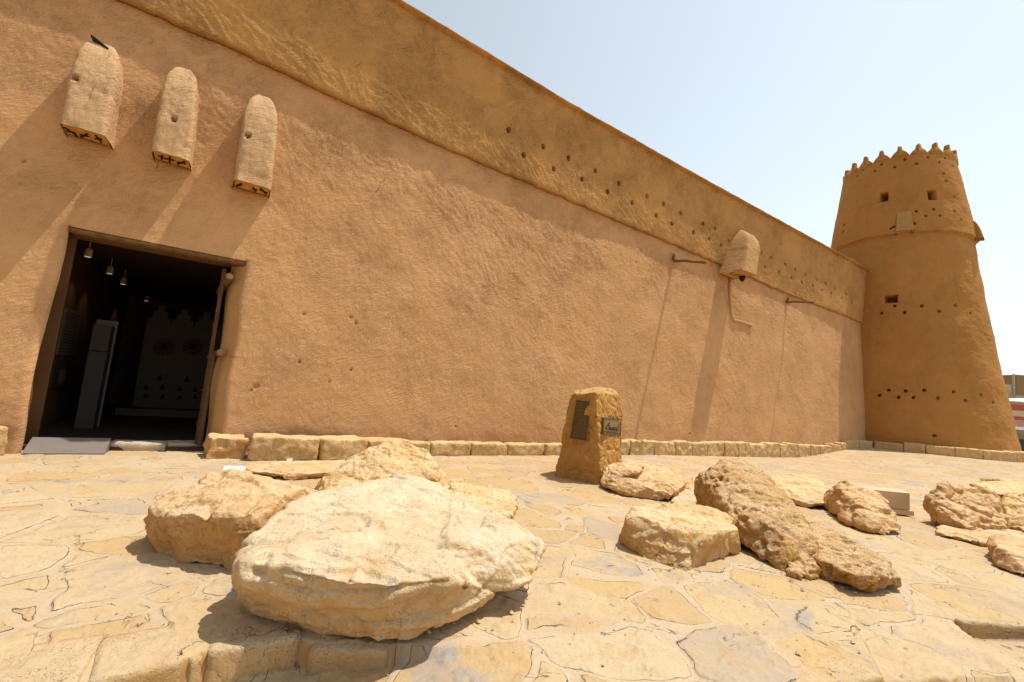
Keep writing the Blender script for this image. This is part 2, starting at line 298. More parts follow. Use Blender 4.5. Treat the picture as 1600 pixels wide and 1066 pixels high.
    k2 = t.math('MULTIPLY', t.ramp(e3, [(0, 1), (.006, 0)]), t.ramp(t.noise(1.4, 4, t.mapping(co2, loc=(8, 3, 0))), [(.58, 0), (.63, 1)]))
    k = t.math('MAXIMUM', k1, k2); c = t.mix(t.math('MULTIPLY', k, .6), c, (.17, .11, .06))
    fl = t.noise(38, 7, co2, 0, .65); c = t.mix(t.ramp(fl, [(.32, .35), (.52, 0)]), c, (.36, .22, .10))
    def contour(sc, lo, lv, wd, det=6): return t.math('SUBTRACT', 1., t.ramp(t.math('MULTIPLY', t.math('ABSOLUTE', t.math('SUBTRACT', t.noise(sc, det, t.mapping(co2, loc=lo), .6, .6), lv)), 10.), [(0, 0), (wd, 1)]))
    ct = t.math('MULTIPLY', contour(1.7, (2, 5, 0), .5, .055), t.ramp(t.noise(3.1, 3, t.mapping(co2, loc=(1, 1, 0))), [(.58, 0), (.64, 1)]))
    ct2 = t.math('MULTIPLY', contour(4.2, (7, 1, 0), .52, .12), t.ramp(t.noise(2.3, 3, t.mapping(co2, loc=(6, 9, 0))), [(.62, 0), (.7, .6)])); ct = t.math('MAXIMUM', ct, ct2)
    c = t.mix(t.math('MULTIPLY', ct, .7), c, (.25, .15, .07))
    c = t.mix(t.math('MULTIPLY', t.ramp(t.noise(55, 4, co2), [(.24, 1), (.3, 0)]), .7), c, (.18, .10, .05))
    # risers of the little steps show ochre bedding stone
    nrm = t.n('NewGeometry').outputs['Normal']; up_ = t.n('SeparateXYZ', {0: nrm}).outputs[2]
    c = t.mix(t.ramp(up_, [(.55, 1), (.82, 0)]), c, t.mix(t.ramp(t.noise(3, 4), [(.4, 0), (.6, 1)]), (.43, .24, .07), (.34, .19, .10)))
    b = t.bump(t.noise(5, 9, co2, 1., .66), .022, .8); b = t.bump(fl, .006, .8, b); b = t.bump(mort, -.006, .8, b); b = t.bump(k, -.018, 1, b); b = t.bump(ct, -.010, 1, b)
    m = t.out(c, b); t.b.inputs['Roughness'].default_value = .8; t.b.inputs['Specular IOR Level'].default_value = .3
    g = mesh_np('ground', V, Fc, m)
    for an, av in (('joint', jt), ('cell', ids), ('edge', j/np.maximum(jw, .02))):
        at_ = g.data.attributes.new(an, 'FLOAT', 'POINT'); at_.data.foreach_set('value', np.concatenate([av, np.zeros(4)]).astype(np.float32)); tag(g, kind='structure')
build_ground()
# ------------------------------------------------------------------ fort wall
NU = -KB*6.95+.135; UL = .01
LED = [wallp(*p, NU, 0) for p in [(250, 20), (380, 77), (500, 136), (700, 228), (857, 296), (1100, 400), (1230, 457), (1345, 502)]]
TOP = [wallp(*p, NU+.16, 0) for p in [(625, 0), (888, 160), (1100, 280), (1350, 417)]]
def ledz(s): return np.interp(s, [-20, *[a for a, b in LED], 24], [LED[0][1]+.35, *[b for a, b in LED], LED[-1][1]])
def topz(s): return np.interp(s, [-20, *[a for a, b in TOP], 24], [TOP[0][1]+.4, *[b for a, b in TOP], TOP[-1][1]])
DL, DR, DT = wallp(108, 352)[0], wallp(384, 410)[0], wallp(245, 380)[1]
HOLES = [(795, 203), (818, 243), (849, 229), (865, 264), (888, 247), (909, 280), (930, 267), (949, 300), (967, 287), (987, 317), (1010, 307), (1025, 337), (1036, 319), (1049, 350), (1063, 333), (1083, 364), (1098, 350), (1108, 374), (1117, 357), (1126, 384), (1139, 377), (1190, 395), (1196, 417), (1206, 402), (1218, 425), (1227, 413), (1237, 434), (1243, 421), (1253, 442), (1259, 429), (1270, 447), (1276, 438), (1284, 454), (1290, 443), (1298, 459), (1305, 450), (1315, 466), (1322, 457), (1331, 473)]
def build_wall():
    s = np.concatenate([np.linspace(-18, -9.6, 90, endpoint=False), np.linspace(-9.6, DL, 90, endpoint=False), np.linspace(DL, DR, 115, endpoint=False),
                        np.linspace(DR, 3, 420, endpoint=False), np.linspace(3, 12, 310, endpoint=False), np.linspace(12, 22.5, 260)])
    iL = int(np.argmin(abs(s-DL))); iR = int(np.argmin(abs(s-DR)))
    NA, NB, NL, NC = 150, 165, 5, 120; nr = NA+NB+NL+NC; S = np.repeat(s[:, None], nr, 1)
    lz = ledz(s)+.015*noise(np.stack([s, s*0, s*0], 1), 1.1, 2)+.025*noise(np.stack([s, s*0, s*0], 1), 4.7, 5); tz = topz(s)
    Z = np.empty(S.shape); Z[:, :NA] = np.linspace(-.3, DT, NA)[None]
    q = np.linspace(0, 1, NB+1)[1:]; Z[:, NA:NA+NB] = DT+(lz-DT)[:, None]*q[None]
    for i in range(NL): Z[:, NA+NB+i] = lz - (.012 if i < 3 else 0) + (.012*i if i > 2 else 0)
    q = np.linspace(0, 1, NC+1)[1:]; Z[:, NA+NB+NL:] = (lz+.05)[:, None]+(tz-lz-.05)[:, None]*q[None]
    N = -KB*Z; N[:, NA+NB+NL:] = NU+UL*(Z[:, NA+NB+NL:]-lz[:, None])
    for i in range(NL):
        f = (0, .45, .9, 1, 1)[i]; N[:, NA+NB+i] = (-KB*lz)*(1-f)+(NU)*f
    P = np.stack([S.ravel(), np.zeros(S.size), Z.ravel()], 1)
    c, sn = math.cos(math.radians(40)), math.sin(math.radians(40))
    wv = np.stack([fbm(P, .8, 3, 50), fbm(P, .8, 3, 51), fbm(P, .8, 3, 52)], 1)*.13; Pw = P+wv
    A = np.stack([Pw[:, 0]*c - Pw[:, 2]*sn, Pw[:, 1], Pw[:, 0]*sn + Pw[:, 2]*c], 1)
    c2_, s2_ = math.cos(math.radians(66)), math.sin(math.radians(66)); A2 = np.stack([Pw[:, 0]*c2_ - Pw[:, 2]*s2_, Pw[:, 1], Pw[:, 0]*s2_ + Pw[:, 2]*c2_], 1); c3_, s3_ = math.cos(math.radians(18)), math.sin(math.radians(18)); A3 = np.stack([Pw[:, 0]*c3_ - Pw[:, 2]*s3_, Pw[:, 1], Pw[:, 0]*s3_ + Pw[:, 2]*c3_], 1)
    mk = sstep(-.25, .25, noise(P, 1.3, 55)); mk2 = sstep(.05, .4, noise(P, 1.1, 57))
    st = (fbm(A*np.array([4.2, 1, 17.]), 1, 3, 60)*(1-mk) + fbm(A2*np.array([4.5, 1, 18.]), 1, 3, 61)*mk)*(1-mk2)+fbm(A3*np.array([4.2, 1, 17.]), 1, 3, 62)*mk2; st2 = fbm(P, 6, 3, 66)
    amp = (.35+.85*sstep(-.4, .5, noise(P, .4, 71)))*(.65+.45*sstep(.5, 5.5, P[:, 2]))
    up_p = sstep(6.6, 7.4, P[:, 2]); d = (1-.6*up_p)*(.030*fbm(P, .35, 2, 80) + .018*fbm(P, 1.1, 3, 83)) + amp*(.0038*st + .004*st2) + .003*fbm(P, 14, 2, 90)
    d = d.reshape(S.shape); upf = np.zeros(S.shape); upf[:, NA+NB+NL:] = 1
    d = d*(1+.25*upf)
    # chipped, bitten lip along the ledge
    lip = np.exp(-((Z-lz[:, None])/.03)**2)*upf; d = d + lip*.014*noise(P, 9, 95).reshape(S.shape)
    N = N + d
    for (px, py) in HOLES:
        hs, hz = wallp(px, py, NU, 0); r = .062 if px < 1110 else .055
        dd = np.hypot(S-hs, (Z-hz)*.8); N = N - .8*(1-sstep(r*.86, r*1.02, dd))*upf
    rr = np.random.default_rng(3)
    for (px, py, r) in [(475, 490, .03), (548, 495, .03), (556, 505, .035), (515, 597, .02), (548, 578, .03), (468, 566, .025), (712, 667, .03), (1077, 678, .04), (1128, 405, .05), (755, 620, .02), (400, 604, .05), (392, 610, .03), (37, 250, .03), (60, 620, .05)]:
        hs, hz = wallp(px, py); dd = np.hypot(S-hs, Z-hz)+.012*noise(P, 30, 7).reshape(S.shape); N = N-.045*(1-sstep(r*.6, r*1.1, dd))*(1-upf)
    # rounded door edges with a wavy left jamb
    for e, sg in ((DL, 1), (DR, -1)):
        m = (Z < DT+.02); dist = (e-S)*sg; rd = .09; t = np.clip(1-dist/rd, 0, 1); N = np.where(m & (dist >= -1e-6), N-.07*(1-np.sqrt(np.clip(1-t*t, 0, 1))), N)
    dw_ = np.exp(-((S-DL)/.22)**2)*(Z < DT+.4); wav = .010*np.sin(Z*2.9+.6)+.016*noise(np.stack([Z.ravel(), Z.ravel()*0, Z.ravel()*0], 1), 2.6, 8).reshape(S.shape)
    S = S + dw_*wav*sstep(DT+.2, DT-.5, Z)
    dR_ = np.exp(-((S-DR)/.2)**2); S = S + dR_*.02*np.sin(Z*4)*sstep(DT, DT-.4, Z)
    # eroded foot of the wall
    N = N - .03*(1-sstep(.1, .45, Z+.1*noise(P, 2.5, 99).reshape(S.shape)))
    V = W0+DW*S[..., None]+NW*N[..., None]; V = V+np.array([0, 0, 1.])*Z[..., None]
    mask = np.ones((len(s)-1, nr-1), bool); mask[iL:iR, :NA-1] = False
    root = mesh_np('fort_wall', V.reshape(-1, 3), grid_faces(len(s), nr, mask), WALLM)
    tag(root, 'long tan mud plaster fort wall with a ledge and two rows of small round holes', 'wall')
    root.data.materials.append(UPM); mi = np.zeros((len(s)-1, nr-1), np.int32); mi[:, NA+NB:] = 1; root.data.polygons.foreach_set('material_index', mi[mask])
    # reveal: jambs and soffit, from the door boundary inwards
    path = [V[iL, j] for j in range(NA)]+[V[i, NA-1] for i in range(iL+1, iR+1)]+[V[iR, j] for j in range(NA-2, -1, -1)]
    path = np.array(path); deps = [0, .02, .06, .14, .3, .5, .65]; vv = []
    for k, dp in enumerate(deps):
        q = path - NW*dp; q = q - DW*(.2*min(1, dp/.3)*sstep(DR-.15, DR-.02, (path-W0) @ DW)+.13*min(1, dp/.35)*sstep(DL+.15, DL+.04, (path-W0) @ DW))[:, None]; vv.append(q+np.stack([.01*noise(q, 3, 5)*(k > 0)]*3, 1)*DW)
    vv = np.stack(vv, 1); mesh_np('door_reveal', vv.reshape(-1, 3), grid_faces(len(path), len(deps)), JAMBM, root)
    # rounded coping along the top, and the body of the wall behind
    ss = np.linspace(-18, 22.5, 700); prof = [(-.02, -.035), (.12, -.03), (.14, -.018), (.14, .005), (.11, .018), (-.1, .05), (-.6, .06), (-.62, -.3)]
    zz = topz(ss)+.02; p3 = np.stack([ss, ss*0, ss*0], 1); V2 = np.empty((len(ss), len(prof), 3))
    for k, (n, z) in enumerate(prof):
        j1 = .008*fbm(p3+k*.05, 2.5, 3, 201); j2 = .008*fbm(p3+k*.1, 4, 3, 207)
        V2[:, k] = W0+DW*ss[:, None]+NW*(NU+.025+n+j1)[:, None]+np.array([0, 0, 1.])*(zz+z+j2)[:, None]
    mesh_np('coping', V2.reshape(-1, 3), grid_faces(len(ss), len(prof)), UPM, root)
    bm = bmesh.new()
    def q4(a, b, z0, z1, n): bm.faces.new([bm.verts.new(tuple(W(*x))) for x in ((a, n, z0), (b, n, z0), (b, n, z1), (a, n, z1))])
    q4(-18, 22.5, -.3, 9.2, -10.6); q4(-18, DL-.3, -.3, 9.0, -1.3); q4(DR+.3, 22.5, -.3, 9.0, -1.3); q4(DL-.3, DR+.3, DT+.3, 9.0, -1.3)
    a = [bm.verts.new(tuple(W(*x))) for x in ((-18, NU-.5, 9.05), (22.5, NU-.5, 9.05), (22.5, -10.6, 9.05), (-18, -10.6, 9.05))]; bm.faces.new(a)
    a = [bm.verts.new(tuple(W(*x))) for x in ((-18, 0, -.3), (-18, 0, 9.05), (-18, -10.6, 9.05), (-18, -10.6, -.3))]; bm.faces.new(a)
    bm_obj('wall_body', bm, TOWM, root)
    # plaster ridge over a cable, below the single bracket
    pts = [wallp(1139, 436), wallp(1140, 470), wallp(1143, 494), wallp(1146, 501), wallp(1160, 504), wallp(1174, 509)]
    bm = bmesh.new(); tube(bm, [W(a, -KB*b+.0, b) for a, b in pts], [.055, .055, .06, .065, .065, .06], 12); bm_obj('cable_ridge', bm, WALLM, root, True)
    # timber lintel
    bm = bmesh.new(); nx = 40; prev = None
    for i in range(nx+1):
        s_ = DL+.02+(DR-DL-.04)*i/nx; w1 = .006*math.sin(i*.9)+.004*math.sin(i*2.3); ring = []
        for n, z in ((-.03, DT-.0), (.0, DT-.02), (.0, DT-.06+w1), (-.04, DT-.085+w1), (-.5, DT-.08), (-.5, DT)):
            ring.append(bm.verts.new(tuple(W(s_, -KB*DT+n-.02, z))))
        if prev:
            for k in range(6): bm.faces.new((prev[k], prev[(k+1) % 6], ring[(k+1) % 6], ring[k]))
        else: bm.faces.new(ring)
        prev = ring
    bm.faces.new(prev[::-1]); bm_obj('lintel', bm, LWOOD, root)
build_wall()
# ------------------------------------------------------------------ box brackets on the wall
def bracket(bl, br, tp, dep, label, name='machicolation', hole=None, group=None, tnar=.8, topd=.1):
    # bl / br: pixels of the lower front corners, tp: pixel where the rounded top meets the wall
    (s0, z0), (s1, z1) = wallp(*bl, dep), wallp(*br, dep); st_, zt = wallp(*tp, .05); zb = (z0+z1)/2; sc = (s0+s1)/2; hw = (s1-s0)/2
    n = 46; m = 56; V = np.empty((m, n, 3))
    a = np.linspace(0, 1, n)
    for i in range(n):
        t = a[i]; z = zb+(zt-zb)*t
        d = dep*(1-.2*t*t)*math.sqrt(max(0, 1-max(0, (t-.45)/.55)**2.4)) + .0; hwz = hw*(1-(1-tnar)*t)*math.sqrt(max(.0, 1-(max(0, (t-.62)/.38)**2.0)*.985))
        c = sc+(st_-sc)*t
        for k in range(m):       # rounded-rectangle half section from one flank to the other
            q = k/(m-1); x = 2*q-1; xx = np.sign(x)*min(1, abs(x)*1.6); e = max(0, (abs(x)-.6)/.4)**1.3
            yy = 1-e; rc = .16; cx = abs(xx); 
            rx = xx*(1-.04*yy); dd = d*yy
            if e < .25 and cx > .8: pass
            V[k, i] = (c+hwz*rx, dd-.05*(e > .99), z)
    # soften corners
    for _ in range(6 if 'lone' in label else 14): V[1:-1] = (V[:-2]+2*V[1:-1]+V[2:])/4
    P = V.reshape(-1, 3); nn = .016*fbm(P, 3.2, 3, int(abs(sc)*10)+3)+.007*fbm(P*np.array([1, 1, 1.6]), 13, 3, 9)
    P2 = P.copy(); P2[:, 1] += nn; P2[:, 0] += nn*np.sign(P[:, 0]-sc)*.6
    if hole:
        hs, hz = wallp(*hole, dep*.85); dd = np.hypot(P[:, 0]-hs, P[:, 2]-hz); P2[:, 1] -= .16*(1-sstep(.028, .05, dd))*(P[:, 1] > dep*.3)
    V2 = W0+DW*P2[:, :1]+NW*(P2[:, 1:2]-KB*P2[:, 2:3]); V2 = V2+np.array([0, 0, 1.])*P2[:, 2:3]
    root = empty(name, W(sc, -KB*zb, zb), label, 'bracket', group); mesh_np('plaster_body', V2, grid_faces(m, n), BRL if 'lone' in label else BRM, root)
    bm = bmesh.new(); zz = zb+.012; wbox(bm, s0+.03, s1-.03, -KB*zb-.05, -KB*zb+dep-.045, zz, zz+.04); bm_obj('underside', bm, UND, root)
    for j in range(3):
        sj = s0+(s1-s0)*(j+.7+random.uniform(-.22, .22))/3.4; nj = -KB*zb+dep*(.45+.12*random.random())
        for L_, wd_, an in ((random.uniform(.08, .15), .011, random.uniform(-.5, .5)), (random.uniform(.03, .07), .013, 1.57+random.uniform(-.6, .6))):
            v = DW*math.sin(an)+NW*math.cos(an); u_ = DW*math.cos(an)-NW*math.sin(an); c0 = W(sj, nj, zz-.016); bm = bmesh.new(); q = [c0+v*a_*L_+u_*b_*wd_*random.uniform(.6, 1.5) for a_, b_ in ((-1, -1), (1, -1), (1, 1), (-1, 1))]
            hexa(bm, q+[p+np.array([0, 0, .02]) for p in q]); bm_obj('slot', bm, DARK, root)
    bm = bmesh.new(); nj = -KB*zb+.08; tube(bm, [W(s0+.04, nj+.02, zz-.012), W(sc, nj, zz-.016), W(s1-.04, nj-.02, zz-.012)], [.014, .018, .013], 7); bm_obj('stick', bm, WOOD, root)
    return root, (sc, zb, zt)
GB = 'three plastered box brackets above the doorway'
bracket((88, 194), (168, 209), (166, 70), .5, 'leftmost and widest plaster box bracket above the doorway, dark bar on its top', hole=(118, 124), group=GB, tnar=.98)
bracket((234, 236), (299, 248), (290, 107), .5, 'middle plaster box bracket above the doorway, twig hanging underneath', hole=(272, 188), group=GB, tnar=.9)
bracket((364, 280), (426, 295), (412, 150), .5, 'rightmost plaster box bracket above the doorway, climbing crack at its upper right', hole=(388, 214), group=GB, tnar=.92)
bracket((1161, 421), (1184, 431), (1152, 361), .95, 'lone plaster box bracket high on the far wall with a camera beneath', hole=None, tnar=.85)
# bits on the brackets
def piece(name, label, cat, P, r, mat, seg=8, parent=None):
    bm = bmesh.new(); tube(bm, P, r, seg); o = bm_obj(name, bm, mat, parent)
    return tag(o, label, cat) if parent is None else o
s_, z_ = wallp(143, 60, .25); s2, z2 = wallp(170, 81, .25)
bm = bmesh.new(); A = np.array(W(s_, -KB*z_+.25, z_)); B = np.array(W(s2, -KB*z2+.25, z2)); dirv = (B-A); nrm = np.array([0, 0, .035]); sd = np.cross(dirv/np.linalg.norm(dirv), [0, 0, 1.])*.06
hexa(bm, [A-sd, B-sd, B+sd, A+sd, A-sd+nrm, B-sd+nrm, B+sd+nrm, A+sd+nrm]); tag(bm_obj('drain_bar', bm, BLACK), 'short dark bar sticking up from the leftmost bracket top', 'bar')
s_, z_ = wallp(246, 256, .25); piece('hanging_twig', 'thin dark twig hanging under the middle bracket', 'twig', [W(s_, -KB*z_+.25, z_+.1), W(s_+.01, -KB*z_+.26, z_-.02), W(s_+.0, -KB*z_+.27, z_-.1)], .008, WOOD, 6)
# security camera under the lone bracket
sC, zC = wallp(1160, 429, .5); cr = empty('security_camera', W(sC, -KB*zC+.5, zC), 'black dome security camera with a white collar hanging under the lone bracket', 'camera')
bm = bmesh.new(); tube(bm, [W(sC, -KB*zC+.5, zC+.10), W(sC, -KB*zC+.5, zC+.06), W(sC, -KB*zC+.5, zC-.04)], [.05, .10, .11], 16); bm_obj('collar', bm, WHITE, cr)
bm = bmesh.new(); tube(bm, [W(sC, -KB*zC+.5, zC-.043), W(sC, -KB*zC+.5, zC-.16), W(sC, -KB*zC+.5, zC-.24), W(sC, -KB*zC+.5, zC-.27)], [.105, .10, .06, .02], 16); bm_obj('dome', bm, BLACK, cr, True)
# wooden water spouts
def spout(root_px, tip_px, label, grow=0):
    s0, z0 = wallp(*root_px); best = None
    for L in np.linspace(.3, 3, 271):
        st, zt = wallp(*tip_px, L)
        if best is None or abs(st-s0) < best[0]: best = (abs(st-s0), L, zt)
    _, L, zt = best; L = min(L, 2.2); st, zt = wallp(*tip_px, L)
    r = empty('water_spout', W(s0, -KB*z0, z0), label, 'water spout', 'wooden water spouts on the wall')
    A = np.array(W(s0, -KB*z0-.1, z0+.0)); B = np.array(W(st, -KB*zt+L, zt)); bm = bmesh.new(); pts = []
    for i in range(9):
        t = i/8; p = A*(1-t)+B*t; p = p+np.array([.015*math.sin(i*1.3+grow), .02*math.cos(i*1.1), .03*math.sin(t*3)+.008*math.sin(i*2.1+grow)]); pts.append(p)
    tube(bm, pts, [.06, .055, .05, .05, .045, .045, .042, .045, .05], 9); bm_obj('trough', bm, WOOD, r, True)
    bm = bmesh.new(); tube(bm, [W(s0-.02, -KB*z0-.02, z0-.02), W(s0-.03, -KB*z0+.06, z0+.12), W(s0-.05, -KB*z0+.04, z0+.22)], [.05, .045, .025], 8); bm_obj('wedge', bm, WOOD, r, True)
    print('spout', L, s0, st)
spout((1052, 407), (1103, 411), 'longer nearer wooden water spout sticking out of the wall left of the lone bracket')
spout((1230, 472), (1271, 473), 'shorter farther wooden water spout sticking out of the wall right of the lone bracket', 2)
# ------------------------------------------------------------------ corner tower
ZB = .1; ZL_ = 11.05; ZT = 15.3; RB = 4.30; RL = 2.95; RT = 2.46
def trad(z): return np.where(z < ZL_, RB+(RL-RB)*(z-ZB)/(ZL_-ZB)-.10*np.sin(np.clip((z-ZB)/(ZL_-ZB), 0, 1)*math.pi)*0, RL+.18+(RT-RL-.18)*(z-ZL_)/(ZT-ZL_))
def towp(px, py):
    d = ray(px, py); ts = np.linspace(15, 45, 6001); dd = d/np.linalg.norm(d[:2]); P = O+dd*ts[:, None]
    rr = np.hypot(P[:, 0]-TWC[0], P[:, 1]-TWC[1]); i = np.argmax(rr < trad(P[:, 2]))
    if rr[i] >= trad(P[i, 2]): i = int(np.argmin(rr-trad(P[:, 2])))
    return math.atan2(P[i, 1]-TWC[1], P[i, 0]-TWC[0]), P[i, 2]
def T(th, r, z): return np.array([TWC[0]+r*math.cos(th), TWC[1]+r*math.sin(th), z])
def build_tower():
    th = np.linspace(-math.pi, math.pi, 640, endpoint=False); nl = 300; nu = 150
    z1 = np.linspace(-.3, ZL_, nl); z2 = np.linspace(ZL_+.0, ZT, nu); z = np.concatenate([z1, z2]); z[nl] = ZL_+.004
    TH_, Z = np.meshgrid(th, z, indexing='ij'); lw = .05*noise(np.stack([np.cos(th)*3, np.sin(th)*3, th*0], 1), 2.2, 4)
    upr = np.zeros(Z.shape); upr[:, nl:] = 1
    Z = Z + lw[:, None]*np.exp(-((Z-ZL_)/1.2)**2)
    Rr = np.where(upr > 0, RL+.18+(RT-RL-.18)*(Z-ZL_)/(ZT-ZL_), RB+(RL-RB)*(Z-ZB)/(ZL_-ZB))
    P = np.stack([(Rr*np.cos(TH_)).ravel(), (Rr*np.sin(TH_)).ravel(), Z.ravel()], 1)
    d = .045*fbm(P, .35, 2, 300)+.022*fbm(P, 1.2, 4, 303)+.007*fbm(P*np.array([1, 1, 2.]), 5, 3, 310)
    d = d.reshape(Z.shape)+.02*(np.exp(-((Z-.9-.2*0)/.5)**2))
    def pit(px, py, rw, rh, dep, sq=False):
        nonlocal d
        a, zz = towp(px, py); r0 = float(trad(np.array(zz))); da = (TH_-a+math.pi) % (2*math.pi)-math.pi; ax = abs(da*r0)/rw; ay = abs(Z-zz)/rh
        q = np.maximum(ax, ay) if sq else np.hypot(ax, ay); d = d - dep*(1-sstep(.85, 1.12, q))
    for p in [(1381, 308), (1456, 305)]: pit(*p, .17, .24, 1., True)
    pit(1392, 467, .24, .19, 1., True)
    small = [(1339, 275), (1349, 264), (1367, 267), (1377, 257), (1398, 261), (1414, 249), (1432, 256), (1449, 246), (1466, 254), (1476, 248), (1488, 260), (1319, 352), (1318, 362), (1411, 341), (1432, 330), (1447, 337), (1459, 327), (1469, 337), (1429, 349), (1392, 357), (1397, 354), (1492, 307), (1492, 330), (1503, 343),
             (1377, 489), (1398, 478), (1414, 488), (1441, 478), (1468, 486), (1494, 477), (1518, 490), (1374, 618), (1388, 610), (1404, 621), (1415, 611), (1427, 621), (1444, 610), (1465, 622), (1489, 612), (1508, 626), (1533, 617), (1552, 629), (1460, 681), (1473, 272), (1477, 284)]
    for p in small: pit(*p, .055, .06, .4)
    Rr = Rr + d
    V = np.stack([TWC[0]+Rr*np.cos(TH_), TWC[1]+Rr*np.sin(TH_), Z], -1).reshape(-1, 3)
    root = mesh_np('corner_tower', V, grid_faces(len(th), len(z), wrap=True), TOWM)
    tag(root, 'tall round tapering mud plaster tower with pointed merlons at the far corner of the fort', 'tower')
    # inner roof and rim band
    rt = RT; n = 160; prof = [(rt+.0, ZT-.04), (rt+.02, ZT+.0), (rt+.03, ZT+.05), (rt-.25, ZT+.09), (rt-.27, ZT-.6), (0.01, ZT-.6)]
    V = np.array([[T(2*math.pi*i/n, r+.01*math.sin(i*1.7), z+.012*math.sin(i*.9)) for r, z in prof] for i in range(n)]); mesh_np('parapet_rim', V.reshape(-1, 3), grid_faces(n, len(prof), wrap=True), TOWM, root)
    # merlons: stepped shoulders and a rounded finger
    Mn = 20; half = math.pi*(rt+.0)/Mn
    hp = [(1, 0), (1, .06), (.93, .15), (.80, .22), (.74, .30), (.58, .38), (.42, .45), (.30, .52), (.235, .60), (.21, .80), (.14, .87), (0, .89)]
    outl = [(x*half*.985, y*.72) for x, y in hp]; outl = [(-x, y) for x, y in outl]+[(x, y) for x, y in outl[::-1]][1:]
    mo = None; aT, _ = towp(1406, 240)
    for i in range(Mn):
        a = aT+2*math.pi*i/Mn; bm = bmesh.new(); fr, bk = [], []; rj = random.uniform(.93, 1.05); tl = random.uniform(-.02, .02)
        for x, y in outl:
            xx = (x+tl*y)+random.uniform(-.008, .008); yy = y*rj; aa = a+xx/rt
            fr.append(bm.verts.new(tuple(T(aa, rt+.03-.04*y, ZT+.04+yy)))); bk.append(bm.verts.new(tuple(T(aa, rt-.24+.06*y, ZT+.04+yy))))
        bm.faces.new(fr); bm.faces.new(bk[::-1]); k = len(fr)
        for j in range(k): bm.faces.new((fr[j], fr[(j+1) % k], bk[(j+1) % k], bk[j]))
        bmesh.ops.recalc_face_normals(bm, faces=bm.faces); bmesh.ops.bevel(bm, geom=[e for e in bm.edges], offset=.022, segments=2, affect='EDGES', clamp_overlap=True)
        bm_obj('merlon', bm, TOWM, root, True)
    # box brackets of the tower: a pale repaired one facing the plaza and one in profile on the right
    for (pl, dep, mat, nm, w_, h_) in (((1413, 346), .07, stone('patched_plaster', ((.50, .32, .15), (.46, .28, .12), (.42, .24, .09), (.40, .26, .14)), 0, .5), 'repaired_bracket', .34, 1.05), ((1521, 366), .2, TOWM, 'side_bracket', .3, .95)):
        a, zz = towp(*pl)
        if nm == 'side_bracket': zz = ZL_+.42; a = math.atan2(-TWC[1], -TWC[0])+math.radians(79)
        m, n = 22, 24; V = np.empty((m, n, 3)); zb = zz-h_/2
        for i in range(n):
            t = i/(n-1); z = zb+h_*t; dd = dep*(1-.3*t)*math.sqrt(max(0, 1-max(0, (t-.4)/.6)**2)); ww = w_*(1-.2*t)
            r0 = float(trad(np.array(max(z, ZL_+.01)))) if nm != 'side_bracket' else float(trad(np.array(max(z, ZL_+.01))))
            for k in range(m):
                x = 2*k/(m-1)-1; e = max(0, (abs(x)-.7)/.3); V[k, i] = T(a+np.sign(x)*min(1, abs(x)/.7)*ww/r0, r0-.05+(dd+.05)*(1-e), z)
        nn = .014*fbm(V.reshape(-1, 3), 4, 3, 5); V = V+nn.reshape(m, n, 1)
        mesh_np(nm, V.reshape(-1, 3), grid_faces(m, n), mat, root)
        if nm == 'side_bracket':
            bm = bmesh.new(); r0 = float(trad(np.array(ZL_+.01))); P = [T(a-w_/r0, r0-.1, zb+.02), T(a+w_/r0, r0-.1, zb+.02), T(a+w_/r0, r0+dep*.95, zb+.02), T(a-w_/r0, r0+dep*.95, zb+.02)]
            hexa(bm, P+[p+np.array([0, 0, .05]) for p in P]); bm_obj('bracket_underside', bm, WOOD, root)
        else:
            for off in (-.34, .3):
                bm = bmesh.new(); wbx = [T(a+(off+q)/r0, r0+e, zb+zq) for zq in (-.12, .1) for q, e in ((-.05, -.02), (.05, -.02), (.05, .14), (-.05, .14))]; hexa(bm, wbx); bm_obj('bracket_stub', bm, WOOD, root)
build_tower()
